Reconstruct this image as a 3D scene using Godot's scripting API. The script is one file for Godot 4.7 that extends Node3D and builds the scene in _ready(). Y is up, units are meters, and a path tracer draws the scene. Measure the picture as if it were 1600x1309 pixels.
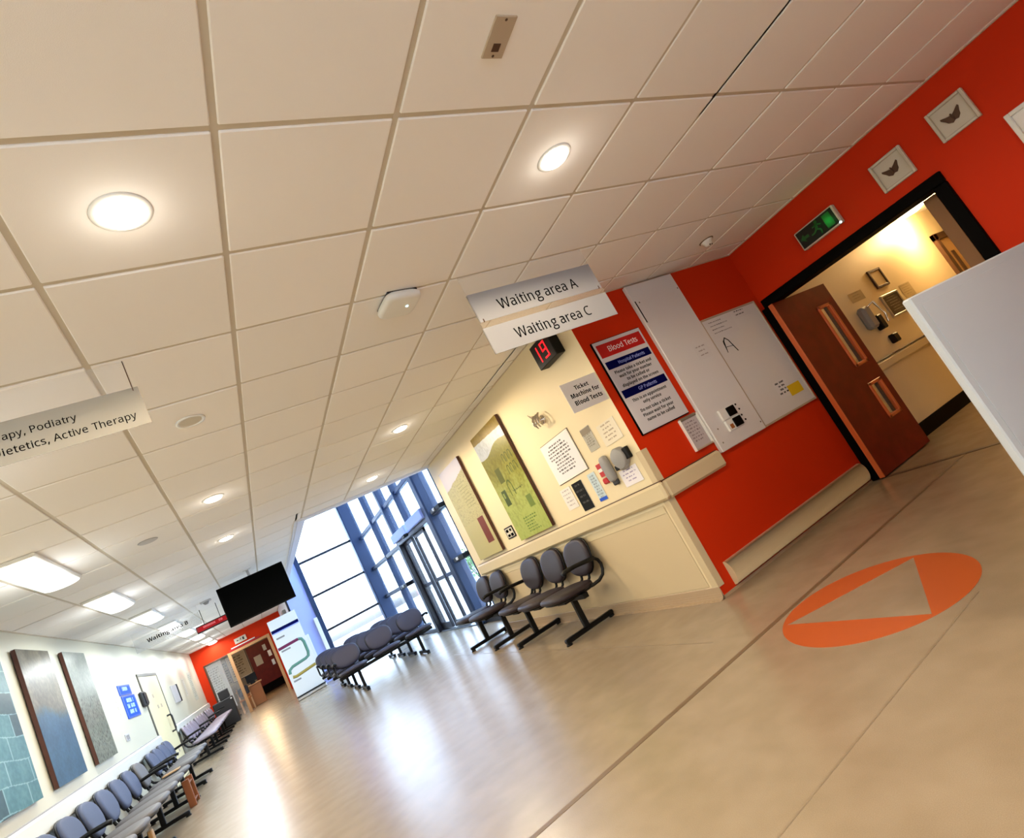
extends Node3D
# Hospital waiting area, metres, y up. A point is given as (x across, y up, d away from the camera): z = -d.

const CEIL := 2.622
const XL := -1.96      # left wall
const XR := 2.93       # cream wall on the right
const DR := 3.48       # red wall that faces the camera
const XD := 5.25       # red wall with the doorway
const XG := 3.4        # plane of the entrance glazing
const DG := 16.8       # back wall and window of the lobby
const XC := 0.95       # edge of the corridor ceiling beside the lobby
const DF := 22.7       # orange end wall

var M := {}
var rng := RandomNumberGenerator.new()
var used := {}
var mesh_cache := {}

func _ready() -> void:
	rng.seed = 4711
	setup_camera()
	setup_light()
	make_materials()
	build_shell()
	build_ceiling()
	build_glazing()
	build_doorway()
	build_far_end()
	build_outside()
	build_lamps()
	build_ceiling_fittings()
	build_hanging_signs()
	build_red_wall()
	build_right_wall()
	build_left_wall()
	build_benches()
	build_floor_marking()
	build_loose()

# ------------------------------------------------------------------ camera, sky, light
func setup_camera() -> void:
	var c := Camera3D.new()
	c.name = "camera"
	c.fov = 73.55
	c.near = 0.05
	c.far = 200.0
	c.transform = Transform3D(Basis(Vector3(0.8042, -0.4631, 0.3728), Vector3(0.3281, 0.8685, 0.3713), Vector3(-0.4957, -0.1763, 0.8504)).orthonormalized(), Vector3(0, 1.165, 0))
	add_child(c)
	c.current = true

func setup_light() -> void:
	var we := WorldEnvironment.new()
	we.name = "world_environment"
	var e := Environment.new()
	e.background_mode = Environment.BG_SKY
	var sky := Sky.new()
	var sm := ProceduralSkyMaterial.new()
	sm.sky_top_color = Color(0.70, 0.84, 1.0)
	sm.sky_horizon_color = Color(0.86, 0.93, 1.0)
	sm.ground_horizon_color = Color(0.80, 0.86, 0.92)
	sm.ground_bottom_color = Color(0.55, 0.57, 0.6)
	sm.sky_energy_multiplier = 2.3
	sm.ground_energy_multiplier = 1.1
	sm.sun_angle_max = 0.0
	sky.sky_material = sm
	e.sky = sky
	e.ambient_light_source = Environment.AMBIENT_SOURCE_SKY
	e.tonemap_mode = Environment.TONE_MAPPER_LINEAR
	e.tonemap_exposure = 1.3
	e.sdfgi_enabled = true
	e.ssao_enabled = true
	e.ssil_enabled = true
	we.environment = e
	add_child(we)

const DOWN_ENERGY := 1.3
const PANEL_ENERGY := 2.3
const WARM := Color(1.0, 0.91, 0.765)
const COOL := Color(0.95, 0.98, 1.0)

# ------------------------------------------------------------------ helpers
func P(x: float, y: float, d: float) -> Vector3:
	return Vector3(x, y, -d)

func numbered(n: String) -> String:
	if not used.has(n):
		used[n] = 0
		return n
	used[n] += 1
	return "%s_%03d" % [n, used[n]]

func thing(called: String, label: String, category: String, at := Vector3.ZERO, yaw := 0.0, group := "") -> Node3D:
	var o := Node3D.new()
	o.name = numbered(called)
	add_child(o)
	o.position = at
	o.rotation.y = yaw
	o.set_meta("label", label)
	o.set_meta("category", category)
	if group != "":
		o.set_meta("group", group)
	return o

func structure(called: String) -> Node3D:
	var o := Node3D.new()
	o.name = numbered(called)
	add_child(o)
	o.set_meta("kind", "structure")
	return o

func ST() -> SurfaceTool:
	var st := SurfaceTool.new()
	st.begin(Mesh.PRIMITIVE_TRIANGLES)
	return st

func put(called: String, st: SurfaceTool, mat: Material, parent: Node) -> MeshInstance3D:
	return put_mesh(called, st.commit(), mat, parent)

func put_mesh(called: String, mesh: Mesh, mat: Material, parent: Node) -> MeshInstance3D:
	var o := MeshInstance3D.new()
	o.mesh = mesh
	o.material_override = mat
	o.name = numbered(called) if parent == self else called
	parent.add_child(o, true)
	return o

func solid(called: String, st: SurfaceTool, mat: Material) -> MeshInstance3D:
	var o := put(called, st, mat, self)
	o.set_meta("kind", "structure")
	return o

func face(st: SurfaceTool, pts: Array, n: Vector3) -> void:
	var c: Vector3 = (pts[1] - pts[0]).cross(pts[2] - pts[0])
	var q := pts.duplicate()
	if c.dot(n) > 0.0:
		q.reverse()
	for i in range(1, q.size() - 1):
		for v in [q[0], q[i], q[i + 1]]:
			st.set_normal(n)
			st.set_uv(Vector2(v.x, -v.y))
			st.add_vertex(v)

# box from corner a to corner b with chamfered edges
func bx(st: SurfaceTool, a: Vector3, b: Vector3, bev := 0.0, xf := Transform3D.IDENTITY) -> void:
	var lo := Vector3(minf(a.x, b.x), minf(a.y, b.y), minf(a.z, b.z))
	var hi := Vector3(maxf(a.x, b.x), maxf(a.y, b.y), maxf(a.z, b.z))
	var h := (hi - lo) * 0.5
	var c := (hi + lo) * 0.5
	bev = minf(bev, minf(h.x, minf(h.y, h.z)) * 0.95)
	for ax in 3:
		var u := (ax + 1) % 3
		var w := (ax + 2) % 3
		for s in [-1.0, 1.0]:
			var pts := []
			for k in [[-1, -1], [1, -1], [1, 1], [-1, 1]]:
				var v := Vector3.ZERO
				v[ax] = h[ax] * s
				v[u] = (h[u] - bev) * k[0]
				v[w] = (h[w] - bev) * k[1]
				pts.append(xf * (c + v))
			var n := Vector3.ZERO
			n[ax] = s
			face(st, pts, (xf.basis * n).normalized())
	if bev <= 0.0:
		return
	for ax in 3:      # edges along ax
		var u := (ax + 1) % 3
		var w := (ax + 2) % 3
		for k in [[-1, -1], [1, -1], [1, 1], [-1, 1]]:
			var pts := []
			for e in [[-1, 0], [-1, 1], [1, 1], [1, 0]]:
				var v := Vector3.ZERO
				v[ax] = (h[ax] - bev) * e[0]
				v[u] = (h[u] - (0.0 if e[1] == 0 else bev)) * k[0]
				v[w] = (h[w] - (bev if e[1] == 0 else 0.0)) * k[1]
				pts.append(xf * (c + v))
			var n := Vector3.ZERO
			n[u] = k[0]
			n[w] = k[1]
			face(st, pts, (xf.basis * n).normalized())
	for sx in [-1.0, 1.0]:
		for sy in [-1.0, 1.0]:
			for sz in [-1.0, 1.0]:
				var s3 := Vector3(sx, sy, sz)
				face(st, [xf * (c + s3 * Vector3(h.x, h.y - bev, h.z - bev)), xf * (c + s3 * Vector3(h.x - bev, h.y, h.z - bev)), xf * (c + s3 * Vector3(h.x - bev, h.y - bev, h.z))], (xf.basis * s3).normalized())

func box(called: String, parent: Node, mat: Material, a: Vector3, b: Vector3, bev := 0.0) -> MeshInstance3D:
	var st := ST()
	bx(st, a, b, bev)
	return put(called, st, mat, parent)

# smooth surface over rows of points; centres[i] lies inside row i
func grid(st: SurfaceTool, rows: Array, centres: Array, closed := true) -> void:
	var nr := rows.size()
	var nc: int = rows[0].size()
	var nm := []
	var pole := {}
	var total := 0.0
	var mid := Vector3.ZERO
	for c in centres:
		mid += c / nr
	for i in nr:
		var line := []
		for j in nc:
			var j0 := (j - 1 + nc) % nc if closed else maxi(j - 1, 0)
			var j1 := (j + 1) % nc if closed else mini(j + 1, nc - 1)
			var i0 := maxi(i - 1, 0)
			var i1 := mini(i + 1, nr - 1)
			var du: Vector3 = rows[i][j1] - rows[i][j0]
			var dv: Vector3 = rows[i1][j] - rows[i0][j]
			var n := du.cross(dv)
			if n.length() < 1e-12:
				n = dv if dv.length() > 1e-9 else Vector3.UP
				if i == 0 or i == nr - 1:
					n = (centres[0] - centres[nr - 1]) * (1.0 if i == 0 else -1.0)
					if n.length() < 1e-9:
						n = rows[i][j] - centres[i]
				pole[i] = true
				if n.dot(rows[i][j] - centres[i]) < 0.0:
					n = -n
			else:
				total += n.dot(rows[i][j] - mid)
			line.append(n.normalized())
		nm.append(line)
	if total < 0.0:
		for i in nr:
			if not pole.has(i):
				for j in nc:
					nm[i][j] = -nm[i][j]
	for i in nr - 1:
		for j in (nc if closed else nc - 1):
			var k := (j + 1) % nc
			for t in [[[i, j], [i + 1, j], [i + 1, k]], [[i, j], [i + 1, k], [i, k]]]:
				var a: Vector3 = rows[t[0][0]][t[0][1]]
				var b: Vector3 = rows[t[1][0]][t[1][1]]
				var c: Vector3 = rows[t[2][0]][t[2][1]]
				var cr := (b - a).cross(c - a)
				if cr.length() < 1e-14:
					continue
				var avg: Vector3 = nm[t[0][0]][t[0][1]] + nm[t[1][0]][t[1][1]] + nm[t[2][0]][t[2][1]]
				var order := [0, 1, 2] if cr.dot(avg) < 0.0 else [0, 2, 1]
				for o in order:
					st.set_normal(nm[t[o][0]][t[o][1]])
					st.set_uv(Vector2(float(t[o][1]) / nc, float(t[o][0]) / nr))
					st.add_vertex(rows[t[o][0]][t[o][1]])

# round or oval tube along a path
func tube(st: SurfaceTool, path: Array, rx: float, ry := -1.0, seg := 10, up := Vector3(0.31, 0.9, 0.2)) -> void:
	if ry < 0.0:
		ry = rx
	var rows := []
	var cs := []
	var n := path.size()
	for i in n:
		var t: Vector3 = (path[mini(i + 1, n - 1)] - path[maxi(i - 1, 0)]).normalized()
		var side := t.cross(up).normalized()
		var top := side.cross(t).normalized()
		if i == 0:
			rows.append(ring(path[0], side, top, 0.0, 0.0, seg))
			cs.append(path[0] + t * 0.01)
		rows.append(ring(path[i], side, top, rx, ry, seg))
		cs.append(path[i])
		if i == n - 1:
			rows.append(ring(path[i], side, top, 0.0, 0.0, seg))
			cs.append(path[i] - t * 0.01)
	grid(st, rows, cs)

func ring(c: Vector3, a: Vector3, b: Vector3, ra: float, rb: float, seg: int) -> Array:
	var out := []
	for k in seg:
		var t := TAU * k / seg
		out.append(c + a * cos(t) * ra + b * sin(t) * rb)
	return out

# lathe round the axis `ax` through o; profile of (radius, height along axis)
func lathe(st: SurfaceTool, o: Vector3, ax: Vector3, profile: Array, seg := 24) -> void:
	var a := ax.cross(Vector3(0.3, 0.2, 0.9) if absf(ax.z) < 0.8 else Vector3(0.9, 0.2, 0.3)).normalized()
	var b := ax.cross(a).normalized()
	var rows := []
	var cs := []
	var mid := 0.0
	for p in profile:
		mid += p.y / profile.size()
	for p in profile:
		rows.append(ring(o + ax * p.y, a, b, p.x, p.x, seg))
		cs.append(o + ax * lerpf(p.y, mid, 0.5))
	grid(st, rows, cs)

# soft rounded pad in the xy plane, front towards +z
func pad(st: SurfaceTool, w: float, h: float, t: float, ex: float, xf: Transform3D, taper := 0.0, bend := 0.0) -> void:
	var prof := [[0.0, -0.5], [0.9, -0.5], [0.985, -0.36], [1.0, -0.1], [0.985, 0.14], [0.93, 0.33], [0.8, 0.45], [0.5, 0.53], [0.0, 0.56]]
	var rows := []
	var cs := []
	for p in prof:
		var line := []
		for k in 28:
			var a := TAU * k / 28
			var cx := signf(cos(a)) * pow(absf(cos(a)), 2.0 / ex)
			var cy := signf(sin(a)) * pow(absf(sin(a)), 2.0 / ex)
			var x: float = cx * w * 0.5 * p[0] * (1.0 + taper * cy)
			var y: float = cy * h * 0.5 * p[0]
			line.append(xf * Vector3(x, y, p[1] * t + bend * x * x))
		rows.append(line)
		cs.append(xf * Vector3(0, 0, 0))
	grid(st, rows, cs)

func disc(st: SurfaceTool, o: Vector3, n: Vector3, r: float, seg := 24) -> void:
	var a := n.cross(Vector3(0.3, 0.2, 0.9) if absf(n.z) < 0.8 else Vector3(0.9, 0.2, 0.3)).normalized()
	var b := n.cross(a).normalized()
	face(st, ring(o, a, b, r, r, seg), n)

# flat polygon extruded along z
func prism(st: SurfaceTool, poly: PackedVector2Array, z0: float, z1: float) -> void:
	var tri := Geometry2D.triangulate_polygon(poly)
	for i in range(0, tri.size(), 3):
		var a := poly[tri[i]]
		var b := poly[tri[i + 1]]
		var c := poly[tri[i + 2]]
		face(st, [Vector3(a.x, a.y, z1), Vector3(b.x, b.y, z1), Vector3(c.x, c.y, z1)], Vector3(0, 0, 1))
		face(st, [Vector3(a.x, a.y, z0), Vector3(b.x, b.y, z0), Vector3(c.x, c.y, z0)], Vector3(0, 0, -1))
	var s := -1.0 if Geometry2D.is_polygon_clockwise(poly) else 1.0
	for i in poly.size():
		var a := poly[i]
		var b := poly[(i + 1) % poly.size()]
		var n := Vector3(b.y - a.y, -(b.x - a.x), 0).normalized() * s
		face(st, [Vector3(a.x, a.y, z0), Vector3(b.x, b.y, z0), Vector3(b.x, b.y, z1), Vector3(a.x, a.y, z1)], n)

# flat print: a quad with a texture in the local xy plane facing +z
func print_sheet(called: String, parent: Node, tex: Texture2D, x0: float, y0: float, x1: float, y1: float, z: float, rough := 0.6) -> MeshInstance3D:
	var st := ST()
	var v := [Vector3(x0, y1, z), Vector3(x1, y1, z), Vector3(x1, y0, z), Vector3(x0, y0, z)]
	var uv := [Vector2(0, 0), Vector2(1, 0), Vector2(1, 1), Vector2(0, 1)]
	for k in [0, 1, 2, 0, 2, 3]:
		st.set_normal(Vector3(0, 0, 1))
		st.set_uv(uv[k])
		st.add_vertex(v[k])
	var m := StandardMaterial3D.new()
	m.albedo_texture = tex
	m.roughness = rough
	m.metallic_specular = 0.22
	return put(called, st, m, parent)

var font_plain: SystemFont
var font_bold: SystemFont

func lettering(parent: Node, s: String, x: float, y: float, z: float, width: float, mat: Material, align := 0, bold := false, cap := 0.0) -> void:
	if font_plain == null:
		font_plain = SystemFont.new()
		font_plain.font_names = PackedStringArray(["Droid Sans"])
		font_bold = SystemFont.new()
		font_bold.font_names = PackedStringArray(["Droid Sans"])
		font_bold.font_weight = 700
	var t := TextMesh.new()
	t.font = font_bold if bold else font_plain
	t.text = s
	t.font_size = 24
	t.depth = 0.1
	t.pixel_size = 0.01
	t.curve_step = 3.0
	t.horizontal_alignment = [HORIZONTAL_ALIGNMENT_CENTER, HORIZONTAL_ALIGNMENT_LEFT, HORIZONTAL_ALIGNMENT_RIGHT][align]
	t.vertical_alignment = VERTICAL_ALIGNMENT_CENTER
	var w := t.get_aabb().size.x
	if w < 0.001:
		return
	var k := width / w
	if cap > 0.0:
		k = cap / 0.17
	var o := MeshInstance3D.new()
	o.name = "lettering"
	o.mesh = t
	o.material_override = mat
	o.position = Vector3(x, y, z)
	o.scale = Vector3(k, k, 0.012)
	parent.add_child(o, true)

func on_left(x: float) -> float:
	return x

# ------------------------------------------------------------------ materials
func mat(c: Color, rough := 0.6, spec := 0.5, metal := 0.0) -> StandardMaterial3D:
	var m := StandardMaterial3D.new()
	m.albedo_color = c
	m.roughness = rough
	m.metallic_specular = spec
	m.metallic = metal
	return m

func noise_tex(freq: float, a: Color, b: Color, size := 512, oct := 4, seed_ := 1) -> NoiseTexture2D:
	var n := FastNoiseLite.new()
	n.seed = seed_
	n.frequency = freq
	n.fractal_octaves = oct
	var t := NoiseTexture2D.new()
	t.width = size
	t.height = size
	t.seamless = true
	t.noise = n
	var g := Gradient.new()
	g.set_color(0, a)
	g.set_color(1, b)
	t.color_ramp = g
	return t

func noise_normal(freq: float, strength: float, size := 512) -> NoiseTexture2D:
	var n := FastNoiseLite.new()
	n.seed = 9
	n.frequency = freq
	var t := NoiseTexture2D.new()
	t.width = size
	t.height = size
	t.seamless = true
	t.noise = n
	t.as_normal_map = true
	t.bump_strength = strength
	return t

func tri(m: StandardMaterial3D, scale: float) -> StandardMaterial3D:
	m.uv1_triplanar = true
	m.uv1_world_triplanar = true
	m.uv1_scale = Vector3.ONE * scale
	return m

func make_materials() -> void:
	var f := mat(Color.WHITE, 0.27, 0.5)
	f.albedo_texture = noise_tex(0.22, Color(0.572, 0.503, 0.412), Color(0.637, 0.568, 0.474), 1024, 3, 3)
	f.detail_enabled = true
	f.detail_blend_mode = BaseMaterial3D.BLEND_MODE_MUL
	f.detail_albedo = noise_tex(0.006, Color(0.93, 0.92, 0.90), Color(1, 1, 1), 512, 3, 8)
	M.floor = tri(f, 1.1)
	M.strip = mat(Color(0.42, 0.33, 0.23), 0.5)
	M.seam = mat(Color(0.53, 0.46, 0.37), 0.35)
	M.cove = mat(Color(0.68, 0.58, 0.46), 0.4)
	M.orange_vinyl = mat(Color(0.72, 0.345, 0.16), 0.32)
	for k in 3:
		var t := mat(Color(0.96, 0.945, 0.925) * (1.0 - 0.008 * k), 0.9, 0.2)
		t.albedo_color.a = 1.0
		t.normal_enabled = true
		t.normal_texture = noise_normal(0.35, 1.2)
		t.normal_scale = 0.25
		M["tile%d" % k] = tri(t, 2.0)
	M.tbar_shaded = mat(Color(0.80, 0.76, 0.69), 0.6)  # darker than the tiles: shade of the recess put into the colour
	M.board = mat(Color(0.88, 0.87, 0.85), 0.8)
	var cr := mat(Color(0.89, 0.825, 0.68), 0.55, 0.4)
	cr.normal_enabled = true
	cr.normal_texture = noise_normal(0.12, 1.0)
	cr.normal_scale = 0.15
	M.cream = tri(cr, 2.0)
	M.cream_rail = mat(Color(0.82, 0.75, 0.60), 0.38)
	M.cream_panel = mat(Color(0.79, 0.71, 0.565), 0.4)
	var wl := mat(Color(0.80, 0.785, 0.70), 0.42, 0.5)
	wl.normal_enabled = true
	wl.normal_texture = noise_normal(0.12, 1.0)
	wl.normal_scale = 0.12
	M.white_wall = tri(wl, 2.0)
	M.white_rail = mat(Color(0.84, 0.84, 0.80), 0.35)
	var rd := mat(Color(0.80, 0.19, 0.035), 0.6, 0.25)
	rd.normal_enabled = true
	rd.normal_texture = noise_normal(0.12, 1.0)
	rd.normal_scale = 0.12
	M.red_wall = tri(rd, 2.0)
	M.lobby = mat(Color(0.88, 0.90, 0.97), 0.7)  # white with the blue of the daylight mixed into the colour
	M.lilac = mat(Color(0.68, 0.73, 0.98), 0.6)  # shaded white wall, its blue daylight cast put into the colour
	M.black = mat(Color(0.022, 0.020, 0.022), 0.45, 0.35)
	M.black_frame = mat(Color(0.03, 0.024, 0.022), 0.6, 0.15)
	M.black_gloss = mat(Color(0.012, 0.013, 0.013), 0.4, 0.2)
	M.screen_white = mat(Color(0.70, 0.715, 0.73), 0.55, 0.3)
	M.screen = mat(Color(0.010, 0.012, 0.011), 0.5, 0.12)
	M.steel_blue = mat(Color(0.07, 0.17, 0.31), 0.45)
	M.steel_dark = mat(Color(0.03, 0.05, 0.11), 0.4)
	M.steel_pale = mat(Color(0.66, 0.72, 0.93), 0.5)
	M.white = mat(Color(0.90, 0.90, 0.88), 0.5)
	M.white_board = mat(Color(0.86, 0.85, 0.84), 0.35)
	M.white_gloss = mat(Color(0.92, 0.92, 0.90), 0.25)
	M.paper = mat(Color(0.92, 0.91, 0.88), 0.8)
	M.offwhite = mat(Color(0.80, 0.77, 0.70), 0.5)
	M.grey = mat(Color(0.55, 0.54, 0.53), 0.5)
	M.pale_grey = mat(Color(0.72, 0.71, 0.71), 0.5)
	M.beige_plastic = mat(Color(0.72, 0.65, 0.56), 0.5)
	M.taupe = mat(Color(0.50, 0.45, 0.37), 0.6)
	M.dark_grey = mat(Color(0.16, 0.155, 0.16), 0.6)
	M.chrome = mat(Color(0.85, 0.82, 0.78), 0.2, 0.5, 1.0)
	M.aluminium = mat(Color(0.75, 0.74, 0.72), 0.35, 0.5, 0.9)
	M.red = mat(Color(0.72, 0.04, 0.05), 0.45)
	M.sign_grey = mat(Color(0.80, 0.79, 0.80), 0.55, 0.3)
	M.sign_red = mat(Color(0.66, 0.05, 0.06), 0.5)
	M.navy = mat(Color(0.012, 0.03, 0.27), 0.6, 0.15)
	M.blue = mat(Color(0.04, 0.30, 0.78), 0.45)
	M.yellow = mat(Color(0.86, 0.72, 0.05), 0.7)
	M.ink = mat(Color(0.015, 0.015, 0.015), 0.8, 0.08)
	M.white_ink = mat(Color(0.93, 0.93, 0.95), 0.6)
	M.blue_ink = mat(Color(0.60, 0.66, 0.95), 0.6)
	M.pink_ink = mat(Color(0.98, 0.72, 0.68), 0.6)
	var vin := mat(Color(0.17, 0.13, 0.145), 0.42, 0.4)
	vin.normal_enabled = true
	vin.normal_texture = noise_normal(0.5, 1.5)
	vin.normal_scale = 0.2
	M.vinyl = tri(vin, 6.0)
	var vb := mat(Color(0.29, 0.32, 0.41), 0.55, 0.4)
	vb.normal_enabled = true
	vb.normal_texture = noise_normal(0.5, 1.5)
	vb.normal_scale = 0.3
	M.fabric_blue = tri(vb, 6.0)
	M.fabric_grey = mat(Color(0.37, 0.355, 0.35), 0.55)
	M.fabric_pale = mat(Color(0.55, 0.51, 0.56), 0.5)
	M.fabric_slate = mat(Color(0.20, 0.185, 0.24), 0.45)
	var dw := mat(Color(0.47, 0.10, 0.04), 0.42, 0.3)
	dw.albedo_texture = noise_tex(0.012, Color(0.85, 0.82, 0.80), Color(1, 1, 1), 256, 3, 5)
	M.door_red = tri(dw, 1.5)
	M.door_lip = mat(Color(0.80, 0.38, 0.18), 0.4)
	M.timber = mat(Color(0.78, 0.58, 0.38), 0.45)
	M.timber_orange = mat(Color(0.66, 0.40, 0.19), 0.5)
	M.rack_wood = mat(Color(0.52, 0.29, 0.13), 0.5)
	M.door_cream = mat(Color(0.88, 0.83, 0.66), 0.45)
	M.frame_grey = mat(Color(0.36, 0.35, 0.31), 0.5)
	M.tan = mat(Color(0.70, 0.55, 0.36), 0.5)
	M.leaf_tan = mat(Color(0.60, 0.42, 0.24), 0.5)
	M.brown = mat(Color(0.30, 0.19, 0.10), 0.5)
	M.art_edge = mat(Color(0.28, 0.13, 0.07), 0.5)
	M.paving = mat(Color(0.93, 0.925, 0.91), 0.85)
	M.leaf = mat(Color(0.40, 0.58, 0.28), 0.7)
	M.stem = mat(Color(0.30, 0.22, 0.14), 0.8)
	var g := mat(Color(0.95, 0.98, 1.0, 0.06), 0.02, 0.5)
	g.transparency = BaseMaterial3D.TRANSPARENCY_ALPHA
	M.glass = g
	var ac := mat(Color(0.95, 0.95, 0.95, 0.08), 0.05, 0.5)
	ac.transparency = BaseMaterial3D.TRANSPARENCY_ALPHA
	M.acrylic = ac
	var film := mat(Color(0.60, 0.605, 0.63), 0.5, 0.3)
	film.backlight_enabled = true
	film.backlight = Color(0.5, 0.5, 0.5)
	M.film = film
	var fc := mat(Color(0.68, 0.665, 0.63, 0.62), 0.4, 0.3)
	fc.transparency = BaseMaterial3D.TRANSPARENCY_ALPHA
	M.film_clear = fc
	var ff := mat(Color(0.66, 0.67, 0.67, 0.2), 0.5, 0.2)
	ff.transparency = BaseMaterial3D.TRANSPARENCY_ALPHA
	M.film_faint = ff
	var tape := mat(Color(0.70, 0.65, 0.58, 0.22), 0.3, 0.3)
	tape.transparency = BaseMaterial3D.TRANSPARENCY_ALPHA
	M.tape = tape
	M.lamp_warm = glow(Color(1.0, 0.95, 0.86), 4.0)
	M.lamp_cool = glow(Color(1.0, 0.99, 0.95), 1.8)
	M.led_red = glow(Color(1.0, 0.06, 0.12), 1.6)
	M.led_white = glow(Color(0.72, 0.95, 1.0), 4.0)
	M.exit_green = glow(Color(0.0, 0.30, 0.09), 0.04)
	M.exit_dark = mat(Color(0.01, 0.06, 0.03), 0.3)

func glow(c: Color, e: float) -> StandardMaterial3D:
	var m := mat(c, 0.5)
	m.emission_enabled = true
	m.emission = c
	m.emission_energy_multiplier = e
	return m

# ------------------------------------------------------------------ printed pictures (flat print only)
func blank(w: int, h: int, c: Color) -> Image:
	var im := Image.create(w, h, false, Image.FORMAT_RGB8)
	im.fill(c)
	return im

func tex(im: Image) -> ImageTexture:
	return ImageTexture.create_from_image(im)

func dashes(im: Image, x0: int, y0: int, x1: int, rows: int, pitch: int, th: int, ink: Color, centred := false) -> void:
	for r in rows:
		var y := y0 + r * pitch
		var length := int((x1 - x0) * rng.randf_range(0.55, 0.98))
		var x := x0 + ((x1 - x0 - length) / 2 if centred else 0)
		var stop := x + length
		while x < stop:
			var w := rng.randi_range(3, 9) * maxi(1, th / 2)
			w = mini(w, stop - x)
			for px in range(x, x + w):
				for py in th:
					if rng.randf() < 0.72 and px < im.get_width() and y + py < im.get_height():
						im.set_pixel(px, y + py, ink)
			x += w + maxi(2, th)

func rect(im: Image, x: float, y: float, w: float, h: float, c: Color) -> void:
	im.fill_rect(Rect2i(int(x), int(y), maxi(1, int(w)), maxi(1, int(h))), c)

func art_texture(kind: int) -> ImageTexture:
	var w := 160
	var h := 256
	var im := blank(w, h, Color.WHITE)
	var n := FastNoiseLite.new()
	n.seed = 20 + kind
	n.frequency = 0.02
	var n2 := FastNoiseLite.new()
	n2.seed = 70 + kind
	n2.frequency = 0.09
	for y in h:
		var v := float(y) / h
		for x in w:
			var u := float(x) / w
			var a := n.get_noise_2d(x, y * 0.6) * 0.5 + n2.get_noise_2d(x, y) * 0.5
			var c := Color.WHITE
			if kind == 0:      # olive collage
				c = Color(0.46, 0.44, 0.13).lerp(Color(0.62, 0.66, 0.34), smoothstep(0.25, 0.8, v + a * 0.15))
				var band := 0.10 + 0.05 * (1.0 - u) + 0.02 * sin(u * 7.0)
				if v < 0.07 + 0.02 * u:
					c = Color(0.47, 0.39, 0.12)
				elif v < band + 0.07:
					c = Color(0.66, 0.68, 0.70)
				c = c.lightened(0.12 * maxf(a, 0.0)).darkened(0.25 * maxf(-a, 0.0))
			elif kind == 1:    # pale map-like sheet
				c = Color(0.62, 0.60, 0.42).lerp(Color(0.70, 0.66, 0.46), v)
				if v < 0.22 - 0.10 * u + 0.02 * a:
					c = Color(0.72, 0.70, 0.72)
				elif absf(n2.get_noise_2d(x * 0.8, y * 0.8)) < 0.035 and v < 0.62:
					c = c.darkened(0.28)
			elif kind == 2:    # teal blocks
				c = Color(0.18, 0.36, 0.39).lerp(Color(0.34, 0.50, 0.51), 0.5 + 0.8 * a)
				var row := floori(v * 7.0 + 0.12 * sin(u * 5.0))
				if fmod(absf(v * 7.0 + 0.12 * sin(u * 5.0)), 1.0) < 0.05 + 0.05 * a or fmod(u * 2.3 + row * 0.37, 1.0) < 0.04:
					c = c.lightened(0.28)
				elif (row * 7 + floori(u * 2.3 + row * 0.37) * 5) % 4 == 0:
					c = c.darkened(0.38)
			elif kind == 3:    # grey sky over blue
				var k := smoothstep(0.44, 0.54, v + 0.03 * sin(u * 6.0) + 0.05 * a)
				c = Color(0.26, 0.24, 0.19).lerp(Color(0.42, 0.40, 0.33), clampf(0.5 + a + 0.4 * sin(u * 14.0 + 2.0 * v) * 0.4, 0, 1))
				c = c.lerp(Color(0.13, 0.26, 0.35).lerp(Color(0.20, 0.35, 0.45), clampf(0.5 + a, 0, 1)), k)
			else:              # grey-green speckle
				c = Color(0.38, 0.42, 0.37).lerp(Color(0.52, 0.54, 0.48), clampf(0.5 + a, 0, 1))
				if v > 0.42 and n2.get_noise_2d(x * 1.6, y * 0.8) > 0.32 - 0.12 * v:
					c = Color(0.24, 0.25, 0.21)
			im.set_pixel(x, y, c)
	if kind == 0:
		for r in [[40, 92, 26, 34, Color(0.34, 0.35, 0.10)], [20, 140, 24, 36, Color(0.25, 0.30, 0.08)], [24, 146, 8, 12, Color(0.5, 0.55, 0.24)], [116, 176, 24, 26, Color(0.40, 0.47, 0.20)]]:
			rect(im, r[0], r[1], r[2], r[3], r[4])
		for k in 3:
			for row in 2:
				for a in 20:
					var t := PI * a / 19.0
					rect(im, 100 + k * 17 + 6 - 6 * cos(t), 82 + row * 26 - 8 * sin(t), 2, 12 if a < 2 or a > 17 else 2, Color(0.28, 0.31, 0.10))
		for a in 30:
			var t := PI * a / 29.0
			rect(im, 74 - 10 * cos(t), 142 - 16 * sin(t), 3, 20 if a < 3 or a > 26 else 3, Color(0.28, 0.34, 0.10))
		dashes(im, 60, 214, 130, 6, 6, 3, Color(0.30, 0.40, 0.14))
		dashes(im, 78, 152, 150, 1, 6, 3, Color(0.25, 0.28, 0.1))
	if kind == 1:
		rect(im, 104, 158, 40, 68, Color(0.42, 0.17, 0.10))
		dashes(im, 84, 58, 150, 9, 8, 2, Color(0.45, 0.45, 0.28))
	return tex(im)

func notice_texture(w: int, h: int, rows: int, seed_: int, bg: Color, ink: Color, th := 3, centred := true) -> ImageTexture:
	rng.seed = seed_
	var im := blank(w, h, bg)
	@warning_ignore("integer_division")
	dashes(im, w / 10, h / 12, w - w / 10, rows, (h - h / 7) / rows, th, ink, centred)
	return tex(im)

# ------------------------------------------------------------------ room shell
func slab(called: String, m: Material, boxes: Array) -> MeshInstance3D:
	var st := ST()
	for b in boxes:
		bx(st, P(b[0], b[1], b[2]), P(b[3], b[4], b[5]))
	return solid(called, st, m)

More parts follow.
